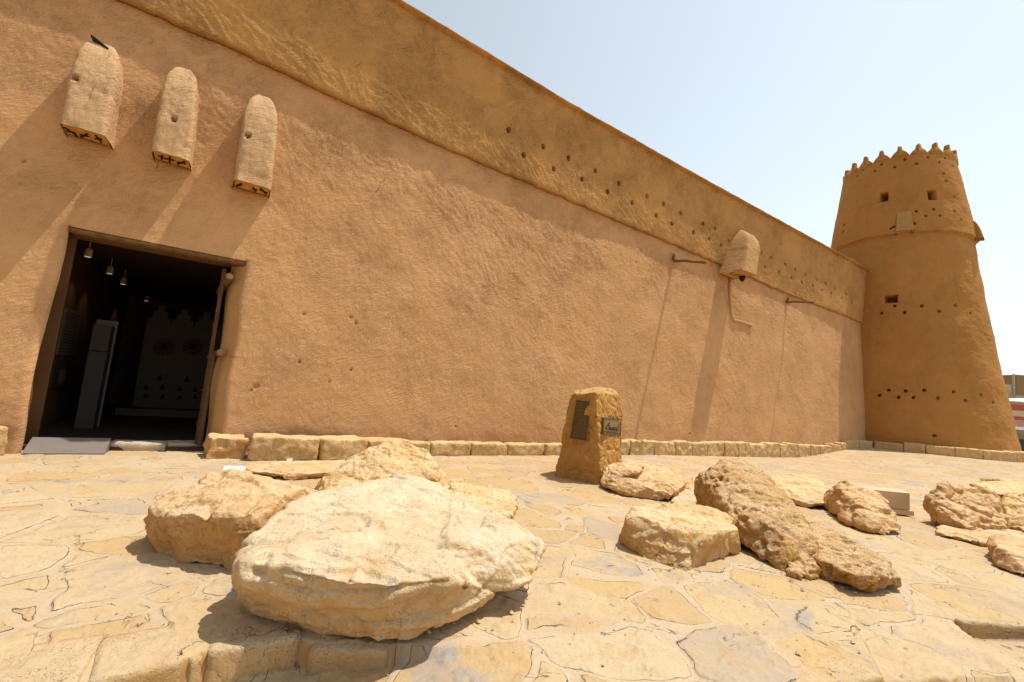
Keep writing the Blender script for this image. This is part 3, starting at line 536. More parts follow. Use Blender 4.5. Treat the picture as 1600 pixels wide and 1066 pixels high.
# ------------------------------------------------------------------ rocks
def hull_bm(pts, bm):
    vs = [bm.verts.new(tuple(p)) for p in pts]; r = bmesh.ops.convex_hull(bm, input=vs)
    junk = [v for v in (r['geom_interior']+r['geom_unused']) if isinstance(v, bmesh.types.BMVert) and v.is_valid]
    bmesh.ops.delete(bm, geom=list(set(junk)), context='VERTS')
def rock(name, hulls, vox, mat, label, cat='rock', amp=.02, sm=3, seed=1, pits=0., strata=.0, rid=.012, group=None, facet=.0, parent=None, fsc=3., scoop=.022, chop=16):
    tmp = bpy.data.meshes.new('tmp'); tb = bmesh.new()
    for h in hulls:
        b1 = bmesh.new(); hull_bm(h, b1); m1 = bpy.data.meshes.new('t1'); b1.to_mesh(m1); b1.free(); tb.from_mesh(m1); bpy.data.meshes.remove(m1)
    tb.to_mesh(tmp); tb.free(); to = bpy.data.objects.new('tmp', tmp); COL.objects.link(to)
    md = to.modifiers.new('r', 'REMESH'); md.mode = 'VOXEL'; md.voxel_size = vox; md.use_smooth_shade = True
    ms = to.modifiers.new('s', 'SMOOTH'); ms.factor = .5; ms.iterations = sm
    dg = bpy.context.evaluated_depsgraph_get(); me = bpy.data.meshes.new_from_object(to.evaluated_get(dg)); bpy.data.objects.remove(to); bpy.data.meshes.remove(tmp)
    n = len(me.vertices); co_ = np.empty(n*3, np.float32); me.vertices.foreach_get('co', co_); P = co_.reshape(-1, 3).astype(float)
    no = np.empty(n*3, np.float32); me.vertices.foreach_get('normal', no); Nn = no.reshape(-1, 3).astype(float)
    cr_ = np.random.default_rng(seed+500); cen = P.mean(0)
    lo_, ex_ = P.min(0), np.ptp(P, axis=0)
    for q_ in range(chop):          # split faces: shave the lump along random planes
        v_ = cr_.normal(size=3); v_ /= np.linalg.norm(v_)
        if v_[2] < -.35: continue
        if v_[2] > .75: v_[2] = .3; v_ /= np.linalg.norm(v_)
        e_ = (P-cen) @ v_; h_ = e_.max()*cr_.uniform(.82, .96); m_ = np.maximum(0, e_-h_); P = P-v_*(m_*.92)[:, None]
    P = (P-P.min(0))/np.ptp(P, axis=0)*ex_+lo_
    L = 1/max(.4, np.ptp(P[:, 0])+np.ptp(P[:, 1]))*3; off = P+seed*3.7
    d = amp*(1.1*fbm(off, 1.7*L, 3, seed)) + amp*.6*fbm(off, 5.5*L, 4, seed+9, .6) + rid*ridge(off, 4*L, 3, seed+3) + .004*ridge(off, 17, 3, seed+31)
    if scoop:
        q1 = noise(off+.06*np.stack([noise(off, 6, 1), noise(off, 6, 2), noise(off, 6, 3)], 1), 2.1*L+1, seed+40); q2 = noise(off, 5*L+3, seed+41); d = d - scoop*sstep(.22, .34, q1) - scoop*.55*sstep(.2, .3, q2) + scoop*.5*sstep(.2, .26, -q1)
    if facet:
        q = off+.08*np.stack([noise(off, 4, 1), noise(off, 4, 2), noise(off, 4, 3)], 1); a, b = worley(q, fsc, seed); d = d + facet*(sstep(0, .22, b-a)-1) - facet*1.2*a
    if strata:
        zz = P[:, 2]+.05*fbm(off, 1.5, 2, seed+4); q = np.stack([off[:, 0]*1.2, off[:, 1]*1.2, zz*16], 1)
        side = 1-np.abs(Nn[:, 2]); s1 = noise(q, 1, seed+5); d = d + strata*side*(sstep(-.15, .1, s1)-.5)*1.6
        zc = np.abs(noise(np.stack([off[:, 0]*.8, off[:, 1]*.8, zz*5], 1), 1, seed+6)); d = d - strata*1.3*side*(1-sstep(0, .05, zc))
    if pits:
        a, b = worley(off+.04*np.stack([noise(off, 9, 1), noise(off, 9, 2), noise(off, 9, 3)], 1), 8, seed+2); msk = sstep(-.3, .3, noise(off, 2.2, seed+8))
        d = d - pits*.075*(1-sstep(.16, .40, a))*msk; a, b = worley(off, 24, seed+5); d = d-pits*.020*(1-sstep(.1, .45, a))*(.4+.6*msk)
    d = d-d.mean()+.008; P = P+Nn*d[:, None]; me.vertices.foreach_set('co', P.astype(np.float32).ravel()); me.update()
    me.polygons.foreach_set('use_smooth', np.full(len(me.polygons), True))
    o = link(name, me, mat, parent)
    return tag(o, label, cat, group) if parent is None else o
def hz(px, py, y): return PY(px, py, y)
def Z0(px, py, z=0): return PZ(px, py, z)
def drop(p, z=-.03): return np.array([p[0], p[1], z])
# A: great pale slab in front
tA = [Z0(367, 886, .33), Z0(398, 838, .40), Z0(443, 800, .44), Z0(485, 768, .47), Z0(560, 758, .46), Z0(628, 744, .50), Z0(662, 750, .49), Z0(705, 768, .45), Z0(765, 795, .41), Z0(818, 822, .38), Z0(842, 848, .33)]
fA = [Z0(368, 900, .30), Z0(400, 884, .37), Z0(460, 893, .38), Z0(520, 906, .375), Z0(600, 915, .37), Z0(700, 905, .36), Z0(790, 890, .33), Z0(846, 872, .27)]
lA = [Z0(366, 915, .20), Z0(371, 955, .0), Z0(420, 969, -.02), Z0(480, 981, .0), Z0(540, 993, .02), Z0(592, 1003, .03), Z0(640, 992, .04), Z0(700, 972, .06), Z0(740, 952, .07), Z0(770, 928, .10)]
bA = [drop(tA[1]*.97+tA[6]*.03, 0.), drop(tA[3]*.9+tA[7]*.1, 0.), drop(tA[5]*.9+fA[4]*.1, 0.), drop(tA[7]*.8+fA[4]*.2, .0)]
rA = [Z0(846, 872, .27), Z0(842, 892, .22), Z0(825, 912, .16), Z0(780, 918, .14), Z0(842, 850, .33), Z0(770, 796, .40), Z0(700, 850, .42), Z0(640, 900, .3), Z0(720, 925, .16), Z0(800, 850, .14)]
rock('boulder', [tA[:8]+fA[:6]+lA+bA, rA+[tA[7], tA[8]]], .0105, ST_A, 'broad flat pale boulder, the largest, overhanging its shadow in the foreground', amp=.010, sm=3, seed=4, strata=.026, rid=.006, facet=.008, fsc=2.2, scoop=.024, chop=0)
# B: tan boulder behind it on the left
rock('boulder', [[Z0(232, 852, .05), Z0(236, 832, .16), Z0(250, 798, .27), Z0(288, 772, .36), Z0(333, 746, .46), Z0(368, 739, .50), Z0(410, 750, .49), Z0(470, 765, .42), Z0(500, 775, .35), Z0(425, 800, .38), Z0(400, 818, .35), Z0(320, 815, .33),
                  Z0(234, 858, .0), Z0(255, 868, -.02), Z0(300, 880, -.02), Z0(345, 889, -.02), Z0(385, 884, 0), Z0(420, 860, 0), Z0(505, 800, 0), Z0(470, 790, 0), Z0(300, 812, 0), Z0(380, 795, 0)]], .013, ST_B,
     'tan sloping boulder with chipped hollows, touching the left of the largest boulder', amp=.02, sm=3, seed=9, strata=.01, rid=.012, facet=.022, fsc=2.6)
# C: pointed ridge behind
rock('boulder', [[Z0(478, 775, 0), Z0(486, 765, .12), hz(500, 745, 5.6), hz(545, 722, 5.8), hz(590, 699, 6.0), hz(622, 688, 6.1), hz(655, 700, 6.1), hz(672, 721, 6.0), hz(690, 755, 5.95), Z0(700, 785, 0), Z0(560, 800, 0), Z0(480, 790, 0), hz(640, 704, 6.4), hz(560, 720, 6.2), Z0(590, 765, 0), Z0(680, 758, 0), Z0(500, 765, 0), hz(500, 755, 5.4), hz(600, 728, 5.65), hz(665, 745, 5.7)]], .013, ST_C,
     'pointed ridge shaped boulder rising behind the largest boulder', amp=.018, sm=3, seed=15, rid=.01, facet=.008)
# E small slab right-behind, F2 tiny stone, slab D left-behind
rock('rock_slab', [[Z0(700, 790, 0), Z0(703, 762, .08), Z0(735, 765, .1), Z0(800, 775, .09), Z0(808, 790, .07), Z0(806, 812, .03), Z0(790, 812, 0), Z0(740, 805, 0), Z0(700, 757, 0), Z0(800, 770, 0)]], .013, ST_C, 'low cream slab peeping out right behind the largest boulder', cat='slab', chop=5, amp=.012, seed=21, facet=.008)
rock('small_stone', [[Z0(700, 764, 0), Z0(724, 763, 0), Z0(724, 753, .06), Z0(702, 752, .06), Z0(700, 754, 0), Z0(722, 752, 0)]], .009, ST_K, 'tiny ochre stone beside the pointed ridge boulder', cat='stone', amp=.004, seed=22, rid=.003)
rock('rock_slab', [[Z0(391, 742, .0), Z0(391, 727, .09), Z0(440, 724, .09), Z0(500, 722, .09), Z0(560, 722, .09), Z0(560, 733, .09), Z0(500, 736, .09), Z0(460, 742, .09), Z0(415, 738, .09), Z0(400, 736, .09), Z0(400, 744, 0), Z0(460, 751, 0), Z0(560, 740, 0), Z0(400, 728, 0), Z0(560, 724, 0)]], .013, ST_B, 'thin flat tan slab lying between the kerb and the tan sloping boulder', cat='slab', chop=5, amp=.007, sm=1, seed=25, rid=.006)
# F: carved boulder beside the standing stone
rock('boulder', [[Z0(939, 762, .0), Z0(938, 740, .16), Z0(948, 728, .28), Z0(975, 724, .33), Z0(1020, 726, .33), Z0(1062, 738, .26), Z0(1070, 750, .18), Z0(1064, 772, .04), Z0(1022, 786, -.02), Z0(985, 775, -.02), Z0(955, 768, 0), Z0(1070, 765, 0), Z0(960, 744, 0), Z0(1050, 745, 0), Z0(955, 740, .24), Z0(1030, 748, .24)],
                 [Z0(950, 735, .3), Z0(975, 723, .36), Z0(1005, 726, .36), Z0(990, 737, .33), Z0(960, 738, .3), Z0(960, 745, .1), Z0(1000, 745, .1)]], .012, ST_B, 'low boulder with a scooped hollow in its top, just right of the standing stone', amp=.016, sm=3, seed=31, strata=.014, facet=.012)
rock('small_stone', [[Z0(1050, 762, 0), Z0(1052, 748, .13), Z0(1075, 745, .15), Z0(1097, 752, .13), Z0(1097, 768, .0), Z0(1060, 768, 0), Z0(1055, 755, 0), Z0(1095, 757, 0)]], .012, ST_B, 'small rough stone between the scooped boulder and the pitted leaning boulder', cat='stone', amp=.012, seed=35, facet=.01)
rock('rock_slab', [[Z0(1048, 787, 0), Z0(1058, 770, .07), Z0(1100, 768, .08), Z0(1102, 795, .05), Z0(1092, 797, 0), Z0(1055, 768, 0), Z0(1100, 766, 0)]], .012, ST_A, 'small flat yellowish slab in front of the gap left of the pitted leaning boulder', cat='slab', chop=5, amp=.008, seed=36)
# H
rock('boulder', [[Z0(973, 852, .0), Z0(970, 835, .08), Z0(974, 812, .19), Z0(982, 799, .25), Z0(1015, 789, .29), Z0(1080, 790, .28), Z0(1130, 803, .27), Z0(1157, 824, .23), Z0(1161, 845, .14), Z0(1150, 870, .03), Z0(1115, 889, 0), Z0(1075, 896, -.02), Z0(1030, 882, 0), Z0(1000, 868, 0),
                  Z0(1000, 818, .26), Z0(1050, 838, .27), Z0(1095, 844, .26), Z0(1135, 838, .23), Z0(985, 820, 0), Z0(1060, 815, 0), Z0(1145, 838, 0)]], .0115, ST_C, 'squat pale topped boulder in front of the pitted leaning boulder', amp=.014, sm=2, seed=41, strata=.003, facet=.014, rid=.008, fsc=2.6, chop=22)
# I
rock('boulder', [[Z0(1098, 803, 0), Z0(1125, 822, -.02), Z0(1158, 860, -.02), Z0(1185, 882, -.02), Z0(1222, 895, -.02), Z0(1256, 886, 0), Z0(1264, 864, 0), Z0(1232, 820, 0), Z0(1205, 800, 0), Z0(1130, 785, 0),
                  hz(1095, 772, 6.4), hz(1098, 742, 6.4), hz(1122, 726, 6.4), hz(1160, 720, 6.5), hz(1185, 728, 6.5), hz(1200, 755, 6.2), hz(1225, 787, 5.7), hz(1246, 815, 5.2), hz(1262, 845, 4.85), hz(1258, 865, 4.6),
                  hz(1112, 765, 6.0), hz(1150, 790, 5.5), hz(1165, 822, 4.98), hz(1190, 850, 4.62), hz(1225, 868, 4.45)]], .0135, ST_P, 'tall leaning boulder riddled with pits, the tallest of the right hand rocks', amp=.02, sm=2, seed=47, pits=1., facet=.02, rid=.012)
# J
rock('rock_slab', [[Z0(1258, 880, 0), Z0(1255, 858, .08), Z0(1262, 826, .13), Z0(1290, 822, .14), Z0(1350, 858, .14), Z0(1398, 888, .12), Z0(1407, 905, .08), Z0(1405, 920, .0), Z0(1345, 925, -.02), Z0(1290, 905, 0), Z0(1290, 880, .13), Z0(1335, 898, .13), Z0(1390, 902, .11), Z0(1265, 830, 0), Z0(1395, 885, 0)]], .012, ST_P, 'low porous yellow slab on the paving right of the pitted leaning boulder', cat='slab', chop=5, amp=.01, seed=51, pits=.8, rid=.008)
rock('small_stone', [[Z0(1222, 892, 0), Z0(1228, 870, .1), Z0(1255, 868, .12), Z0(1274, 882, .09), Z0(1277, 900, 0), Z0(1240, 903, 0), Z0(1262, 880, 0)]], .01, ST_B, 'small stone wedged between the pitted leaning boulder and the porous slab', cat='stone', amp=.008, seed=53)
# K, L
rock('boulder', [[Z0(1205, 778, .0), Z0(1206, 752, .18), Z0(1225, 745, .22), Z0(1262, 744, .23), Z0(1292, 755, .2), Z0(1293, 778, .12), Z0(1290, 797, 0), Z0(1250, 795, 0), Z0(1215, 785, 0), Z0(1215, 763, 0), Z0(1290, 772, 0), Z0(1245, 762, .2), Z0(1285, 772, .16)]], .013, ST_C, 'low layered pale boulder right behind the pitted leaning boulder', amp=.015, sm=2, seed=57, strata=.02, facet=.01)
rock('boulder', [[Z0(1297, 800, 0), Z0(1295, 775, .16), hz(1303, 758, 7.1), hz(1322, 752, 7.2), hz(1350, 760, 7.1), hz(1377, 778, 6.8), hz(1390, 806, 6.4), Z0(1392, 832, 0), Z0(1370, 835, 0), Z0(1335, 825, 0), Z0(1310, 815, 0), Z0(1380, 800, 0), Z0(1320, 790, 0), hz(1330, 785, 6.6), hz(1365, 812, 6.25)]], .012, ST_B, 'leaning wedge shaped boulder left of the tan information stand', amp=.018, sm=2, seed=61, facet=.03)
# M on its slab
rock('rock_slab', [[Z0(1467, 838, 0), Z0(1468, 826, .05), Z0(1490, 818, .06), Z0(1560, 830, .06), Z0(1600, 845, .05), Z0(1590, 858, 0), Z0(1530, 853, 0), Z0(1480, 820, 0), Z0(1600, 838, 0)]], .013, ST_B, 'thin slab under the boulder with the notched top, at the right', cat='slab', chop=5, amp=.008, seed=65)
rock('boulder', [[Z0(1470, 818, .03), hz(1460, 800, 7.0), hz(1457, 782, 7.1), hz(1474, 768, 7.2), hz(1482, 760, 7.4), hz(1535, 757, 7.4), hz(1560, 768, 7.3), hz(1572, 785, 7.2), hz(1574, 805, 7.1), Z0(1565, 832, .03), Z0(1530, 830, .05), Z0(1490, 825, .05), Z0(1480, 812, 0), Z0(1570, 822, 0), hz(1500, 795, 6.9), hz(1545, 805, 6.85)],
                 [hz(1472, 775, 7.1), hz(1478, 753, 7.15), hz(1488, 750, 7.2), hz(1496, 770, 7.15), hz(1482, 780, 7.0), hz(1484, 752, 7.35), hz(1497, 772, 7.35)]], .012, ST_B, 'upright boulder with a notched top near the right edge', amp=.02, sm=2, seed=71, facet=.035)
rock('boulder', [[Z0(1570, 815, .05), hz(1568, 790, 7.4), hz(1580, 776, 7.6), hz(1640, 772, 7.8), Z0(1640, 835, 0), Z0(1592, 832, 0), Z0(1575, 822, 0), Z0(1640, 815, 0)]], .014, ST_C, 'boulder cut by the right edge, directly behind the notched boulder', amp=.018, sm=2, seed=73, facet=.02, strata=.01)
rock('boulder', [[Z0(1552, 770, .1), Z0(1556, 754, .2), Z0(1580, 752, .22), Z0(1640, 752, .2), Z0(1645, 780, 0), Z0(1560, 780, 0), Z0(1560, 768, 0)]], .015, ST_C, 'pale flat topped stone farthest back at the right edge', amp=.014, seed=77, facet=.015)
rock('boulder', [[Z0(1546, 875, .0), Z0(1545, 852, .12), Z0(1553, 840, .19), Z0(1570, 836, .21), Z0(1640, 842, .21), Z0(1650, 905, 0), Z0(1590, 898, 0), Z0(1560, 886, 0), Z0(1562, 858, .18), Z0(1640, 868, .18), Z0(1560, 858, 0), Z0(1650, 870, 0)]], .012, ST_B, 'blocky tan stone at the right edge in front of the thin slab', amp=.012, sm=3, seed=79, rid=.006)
# standing stone with its plates
def monument():
    base = [Z0(867, 744), Z0(905, 752), Z0(939, 758), Z0(972, 744)]; zt = 0
    c0, c1, c2 = base[0], base[2], base[3]
    y0, y1, y2 = c0[1], c1[1], c2[1]
    tl, tm, tr = PY(892, 617, y0+.22), PY(931, 614, y1+.10), PY(966, 617, y2+.12)
    back = np.array([c0[0]+.25, c0[1]+.75, 0]); bk2 = np.array([c2[0]+.05, c2[1]+.35, 0])
    pts = [drop(p) for p in (c0, c1, c2, back, bk2)]+[tl, tm, tr, PY(973, 655, y2+.1), PY(972, 700, y2+.06), PY(935, 606, y2+.3), PY(905, 609, y0+.45), PY(957, 609, y2+.35)]
    bp = (c0+c1)/2; root = empty('standing_stone', (bp[0], bp[1]+.2, 0), 'upright ochre stone with a dark text panel and a small nameplate', 'monument')
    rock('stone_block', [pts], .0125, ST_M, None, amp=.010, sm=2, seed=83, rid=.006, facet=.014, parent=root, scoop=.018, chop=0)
    def plane(a, b, c):
        n = np.cross(b-a, c-a); n /= np.linalg.norm(n); return (a, n if n.dot(O-a) > 0 else -n)
    def hit(pl, px, py, off):
        d = ray(px, py); return O+d*((pl[0]-O).dot(pl[1])+off)/d.dot(pl[1])
    PL, PR = plane(c0, c1, (tl+tm)/2), plane(c1, c2, (tm+tr)/2)
    def panel(px4, pln, nm, mat, fr, frmat, off):
        A, B, C, D = [hit(pln, *q, off) for q in px4]; n = pln[1]
        bm = bmesh.new(); hexa(bm, [A-n*.24, B-n*.12, C-n*.12, D-n*.12, A, B, C, D]); pl = bm_obj(nm, bm, mat, root)
        bm = bmesh.new(); cc = (A+B+C+D)/4
        for P_, Q_ in ((A, B), (B, C), (C, D), (D, A)):
            Po, Qo = P_+(P_-cc)*fr, Q_+(Q_-cc)*fr; hexa(bm, [P_-n*.18, Q_-n*.18, Qo-n*.18, Po-n*.18, P_+n*.014, Q_+n*.014, Qo+n*.014, Po+n*.014])
        bm_obj(nm+'_frame', bm, frmat, root); return A, B, C, D, n, pl
    A, B, C, D, n, pl = panel([(891, 685), (917, 689), (924, 628), (901, 625)], PL, 'text_panel', BRONZE, .07, simple('panel_edge', (.3, .17, .05), .8), .125)
    bm = bmesh.new()      # unreadable rows of raised lettering
    for i in range(15):
        v = .93-i*.06; a = A+(D-A)*v; b = B+(C-B)*v; k = .1+random.random()*.08
        while k < .88:
            w_ = random.uniform(.03, .09); p, q = a+(b-a)*k, a+(b-a)*min(.9, k+w_); e = (D-A)*.016
            hexa(bm, [p, q, q+e, p+e, p+n*.003, q+n*.003, q+e+n*.003, p+e+n*.003]); k += w_+.025
    tag(bm_obj('lettering', bm, simple('panel_letters', (.19, .12, .05), .5, .1, 20, .5, .0005), root), kind=None)
    A, B, C, D, n, pl = panel([(943, 677), (968.5, 680), (969, 655.5), (943.5, 653.5)], PR, 'nameplate', BRASS, .09, simple('nameplate_rim', (.16, .09, .03), .7), .045)
    # the word on the plate, drawn as strokes (right to left)
    strokes = [[(.86, .30), (.86, .82)], [(.86, .30), (.76, .30), (.76, .42), (.80, .48)], [(.80, .30), (.62, .30)], [(.70, .30), (.70, .44), (.62, .50), (.56, .44), (.58, .30)],
               [(.62, .30), (.44, .30)], [(.52, .30), (.52, .44)], [(.46, .30), (.44, .42), (.37, .45), (.35, .34), (.40, .30)], [(.42, .30), (.14, .30), (.10, .38), (.12, .46)], [(.30, .30), (.31, .50), (.24, .58), (.32, .78)], [(.17, .52), (.24, .62)]]
    bm = bmesh.new()
    for st in strokes:
        for (x0, v0), (x1, v1) in zip(st, st[1:]):
            p = A+(B-A)*x0+(D-A)*v0; q = A+(B-A)*x1+(D-A)*v1; d_ = q-p; L = np.linalg.norm(d_)
            if L < 1e-6: continue
            d_ = d_/L; sdv = np.cross(d_, n)*.006; p = p-d_*.008; q = q+d_*.008
            hexa(bm, [p-sdv+n*.007, q-sdv+n*.007, q+sdv+n*.007, p+sdv+n*.007, p-sdv+n*.014, q-sdv+n*.014, q+sdv+n*.014, p+sdv+n*.014])
    bm_obj('lettering', bm, BLACK, root)
    bm = bmesh.new(); p, q = A+(D-A)*.07+(B-A)*.05, A+(D-A)*.07+(B-A)*.95; e = (D-A)*.06; hexa(bm, [p+n*.007, q+n*.007, q+e+n*.007, p+e+n*.007, p+n*.012, q+n*.012, q+e+n*.012, p+e+n*.012]); bm_obj('underline', bm, BLACK, root)
monument()
# ------------------------------------------------------------------ kerb stones
def kerb_stone(c, dirv, L, dep, hgt, z0, label, group='rough stones of the kerb along the wall', mat=ST_K, seed=0, name='kerb_stone', rough=1., bev=.05):
    nx, ny, nz = max(6, int(L/.03)), 10, max(6, int(hgt/.03)); r = np.random.default_rng(seed)
    d = np.array([dirv[0], dirv[1], 0.]); d /= np.linalg.norm(d); o_ = np.array([d[1], -d[0], 0.])
    Fs, Vs = [], []; base = 0
    def patch(f, a, b):
        nonlocal base
        A, B = np.meshgrid(np.linspace(-1, 1, a), np.linspace(-1, 1, b), indexing='ij'); Vs.append(np.stack(f(A, B), -1).reshape(-1, 3)); Fs.append(grid_faces(a, b)+base); base += a*b
    o1 = np.ones
    patch(lambda a, b: (a, o1(a.shape), b), nx, nz); patch(lambda a, b: (-a, -o1(a.shape), b), nx, nz)
    patch(lambda a, b: (o1(a.shape), -a, b), ny, nz); patch(lambda a, b: (-o1(a.shape), a, b), ny, nz)
    patch(lambda a, b: (a, -b, o1(a.shape)), nx, ny)
    U = np.vstack(Vs); sz = np.array([L/2, dep/2, hgt/2]); rr = .045/sz
    q = np.abs(U); X = U*sz; inner = np.clip(X, -(sz-bev), sz-bev); dv = X-inner; dl = np.linalg.norm(dv, axis=1)+1e-9; m = np.minimum(dl, bev); X = inner+dv/dl[:, None]*m[:, None]
    sk = r.uniform(-.03, .03, 6)*rough; X[:, 2] += X[:, 0]*sk[0]*.6; X[:, 1] += X[:, 0]*sk[1]; X[:, 0] += X[:, 2]*sk[2]*2
    nrm = np.sign(U)*(q > .999); ln = np.linalg.norm(nrm, axis=1)+1e-9; nrm = nrm/ln[:, None]; s3 = X+seed*2.3
    a, b = worley(s3, 5.5, 3); dd = .013*fbm(s3, 5, 4, seed % 50)-.012*a+.012*ridge(s3, 6, 2, 3+seed % 9)*(U[:, 1] > .9)
    X = X+nrm*(dd*rough)[:, None]; P = np.array([c[0], c[1], z0+hgt/2])+X[:, :1]*d+X[:, 1:2]*o_+X[:, 2:3]*np.array([0, 0, 1.])
    me = mesh_np(name, P, np.vstack(Fs), mat)
    b_ = bmesh.new(); b_.from_mesh(me.data); bmesh.ops.remove_doubles(b_, verts=b_.verts, dist=.0015); bmesh.ops.recalc_face_normals(b_, faces=b_.faces); b_.to_mesh(me.data); b_.free()
    return tag(me, label, 'kerb stone', group)
def kerb_px(x0, x1, yb0, yb1, hgt, dep, label, seed, **k):
    A, B = PZ(x0, yb0), PZ(x1, yb1); d = B-A; L = np.linalg.norm(d)-.012; d /= np.linalg.norm(d); o_ = np.array([d[1], -d[0], 0]); c = (A+B)/2-o_*dep/2
    kerb_stone(c, d, L, dep, hgt+.03, -.03, label, seed=seed, **k)
kerb_px(-40, 10, 716, 711, .40, .5, 'kerb stone at the left edge beside the door jamb', 1)
kerb_px(320, 384, 718, 717, .33, .55, 'pale rugged end stone of the kerb right beside the doorway', 2, mat=ST_B, rough=2.2)
kerb_px(386, 497, 719.5, 720, .38, .6, 'longest kerb stone, second from the doorway', 3, rough=1.4)
kerb_px(500, 572, 719.5, 717, .36, .6, 'squarish big kerb stone, third from the doorway', 4)
kerb_px(575, 640, 716, 714, .33, .6, 'kerb stone half hidden behind the peak of the ridge boulder', 5)
def kerb_n(x0, x1, hgt, label, seed):
    a, b = wallp(x0, 709, .22, 0)[0], wallp(x1, 709, .22, 0)[0]; kerb_stone(W((a+b)/2, 0, 0), DW, b-a-.012, .5, hgt+.03, -.03, label, seed=seed)
kerb_n(637, 671, .27, 'short kerb stone just right of the ridge boulder peak', 6)
kerb_n(672, 734, .28, 'kerb stone second right of the ridge boulder peak', 7)
kerb_n(735, 791, .27, 'kerb stone third right of the ridge boulder peak', 8)
kerb_n(792, 850, .27, 'kerb stone second left of the standing stone', 9)
kerb_n(851, 903, .28, 'kerb stone partly hidden by the left side of the standing stone', 10)
# path of the rest: along the wall, round the corner, round the tower foot
path = []; sA = wallp(903, 700)[0]
s = sA
while s < 17.6: n_ = .25; p = W(s, n_, 0); path.append(p[:2]); s += .1
a1 = None
ang0 = math.atan2(W(18.5, .2, 0)[1]-TWC[1], W(18.5, .2, 0)[0]-TWC[0]); rk = RB+.42
ths = np.linspace(math.radians(-168), math.radians(-20), 200); ring = [np.array([TWC[0]+rk*math.cos(a), TWC[1]+rk*math.sin(a)]) for a in ths]
ring = [p for p in ring if (p-W0[:2]).dot(NW[:2]) > .5]
P0, P3 = np.array(path[-1]), np.array(ring[0]); P1 = P0+DW[:2]*.9; P2 = P3+(P3-ring[2])/np.linalg.norm(P3-ring[2])*.9
path += [P0*(1-t)**3+P1*3*t*(1-t)**2+P2*3*t*t*(1-t)+P3*t**3 for t in np.linspace(.05, .95, 14)]+ring
path = np.array(path); seg = np.linalg.norm(np.diff(path, axis=0), axis=1); cum = np.concatenate([[0], np.cumsum(seg)])
u = 0; i = 0
ORD = 'first second third fourth fifth sixth seventh eighth ninth tenth eleventh twelfth thirteenth fourteenth fifteenth sixteenth seventeenth eighteenth nineteenth twentieth'.split(); kn = [0, 0, 0]
while u < cum[-1]-1:
    L = random.uniform(.62, 1.05) if u < 17.4-sA else random.uniform(.7, 1.15)
    if u > cum[-1]*.5 and path[np.searchsorted(cum, u)][0] > 19.5: L = random.uniform(.9, 1.6)
    a = np.array([np.interp(u, cum, path[:, k]) for k in (0, 1)]); b = np.array([np.interp(u+L, cum, path[:, k]) for k in (0, 1)]); d = b-a; d /= np.linalg.norm(d)
    o_ = np.array([d[1], -d[0]]); dep = .5; c = (a+b)/2-o_*dep/2; f = (a+b)/2; zg = float(gbase(np.array(f[0]), np.array(f[1])))
    onw = f[0] < 16.8 and (f-W0[:2]).dot(DW[:2]) < 17.6
    q_ = 0 if onw else (1 if (f-W0[:2]).dot(DW[:2]) < 20.3 else 2)
    lab = ORD[min(kn[q_], 19)]+(' ochre kerb stone to the right of the standing stone along the wall', ' kerb stone of the bend where the wall meets the tower, counted from the left', ' long kerb stone around the tower foot, counted from the wall corner')[q_]; kn[q_] += 1
    top = zg+.42 if q_ == 2 else max(.40, zg+.32)
    kerb_stone(c, d, np.linalg.norm(b-a)-.012, dep, top-zg+.06+random.uniform(-.035, .03), zg-.06, lab, seed=100+i, group='stones of the kerb row right of the standing stone', rough=1.4 if onw else 1., mat=ST_B if random.random() < .06 else ST_K)
    u += L; i += 1
# mortar bed behind and between the stones
def edge_slab(A, B, dep, h, ztop, label, seed, mat=None):
    A, B = np.array(A[:2]), np.array(B[:2]); d = B-A; L = np.linalg.norm(d)-.014; d /= np.linalg.norm(d); o_ = np.array([d[1], -d[0]]); c = (A+B)/2-o_*(dep/2-.03)
    k = kerb_stone(c, d, L, dep, h, ztop-h, label, group=None, seed=seed, name='paving_slab', mat=mat or EDGE, rough=.35, bev=.018); k['category'] = 'paving slab'
edge_slab(PZ(-240, 1130), PZ(128, 1066), .45, .21, .012, 'long paving slab at the bottom left corner, its edge leaving the frame', 201)
edge_slab(PZ(130, 1066), PZ(288, 1032), .42, .21, .014, 'paving slab on the step edge left of the two dark cracks', 202)
edge_slab(PZ(291, 1031), PZ(318, 1020), .38, .2, .006, 'narrow filler stone between the two dark cracks of the step edge', 203)
edge_slab(PZ(321, 1019), PZ(474, 992), .40, .21, .014, 'ochre faced paving slab of the step edge running under the largest boulder', 204)
edge_slab(PZ(484, 1002), PZ(610, 1008), .40, .2, -.012, 'shaded slab of the step edge directly beneath the front of the largest boulder', 205)
edge_slab(PZ(1180, 1090), PZ(1304, 1065), .2, .15, .002, 'paving slab at the bottom edge, left of the broken brown corner', 207)
edge_slab(PZ(1306, 1065), PZ(1375, 1052), .2, .15, .004, 'corner paving slab with a broken brown face at the bottom edge', 208)
edge_slab(PZ(1488, 958), PZ(1612, 969), .35, .15, -.036, 'paving slab above the dark step at the right edge', 209)
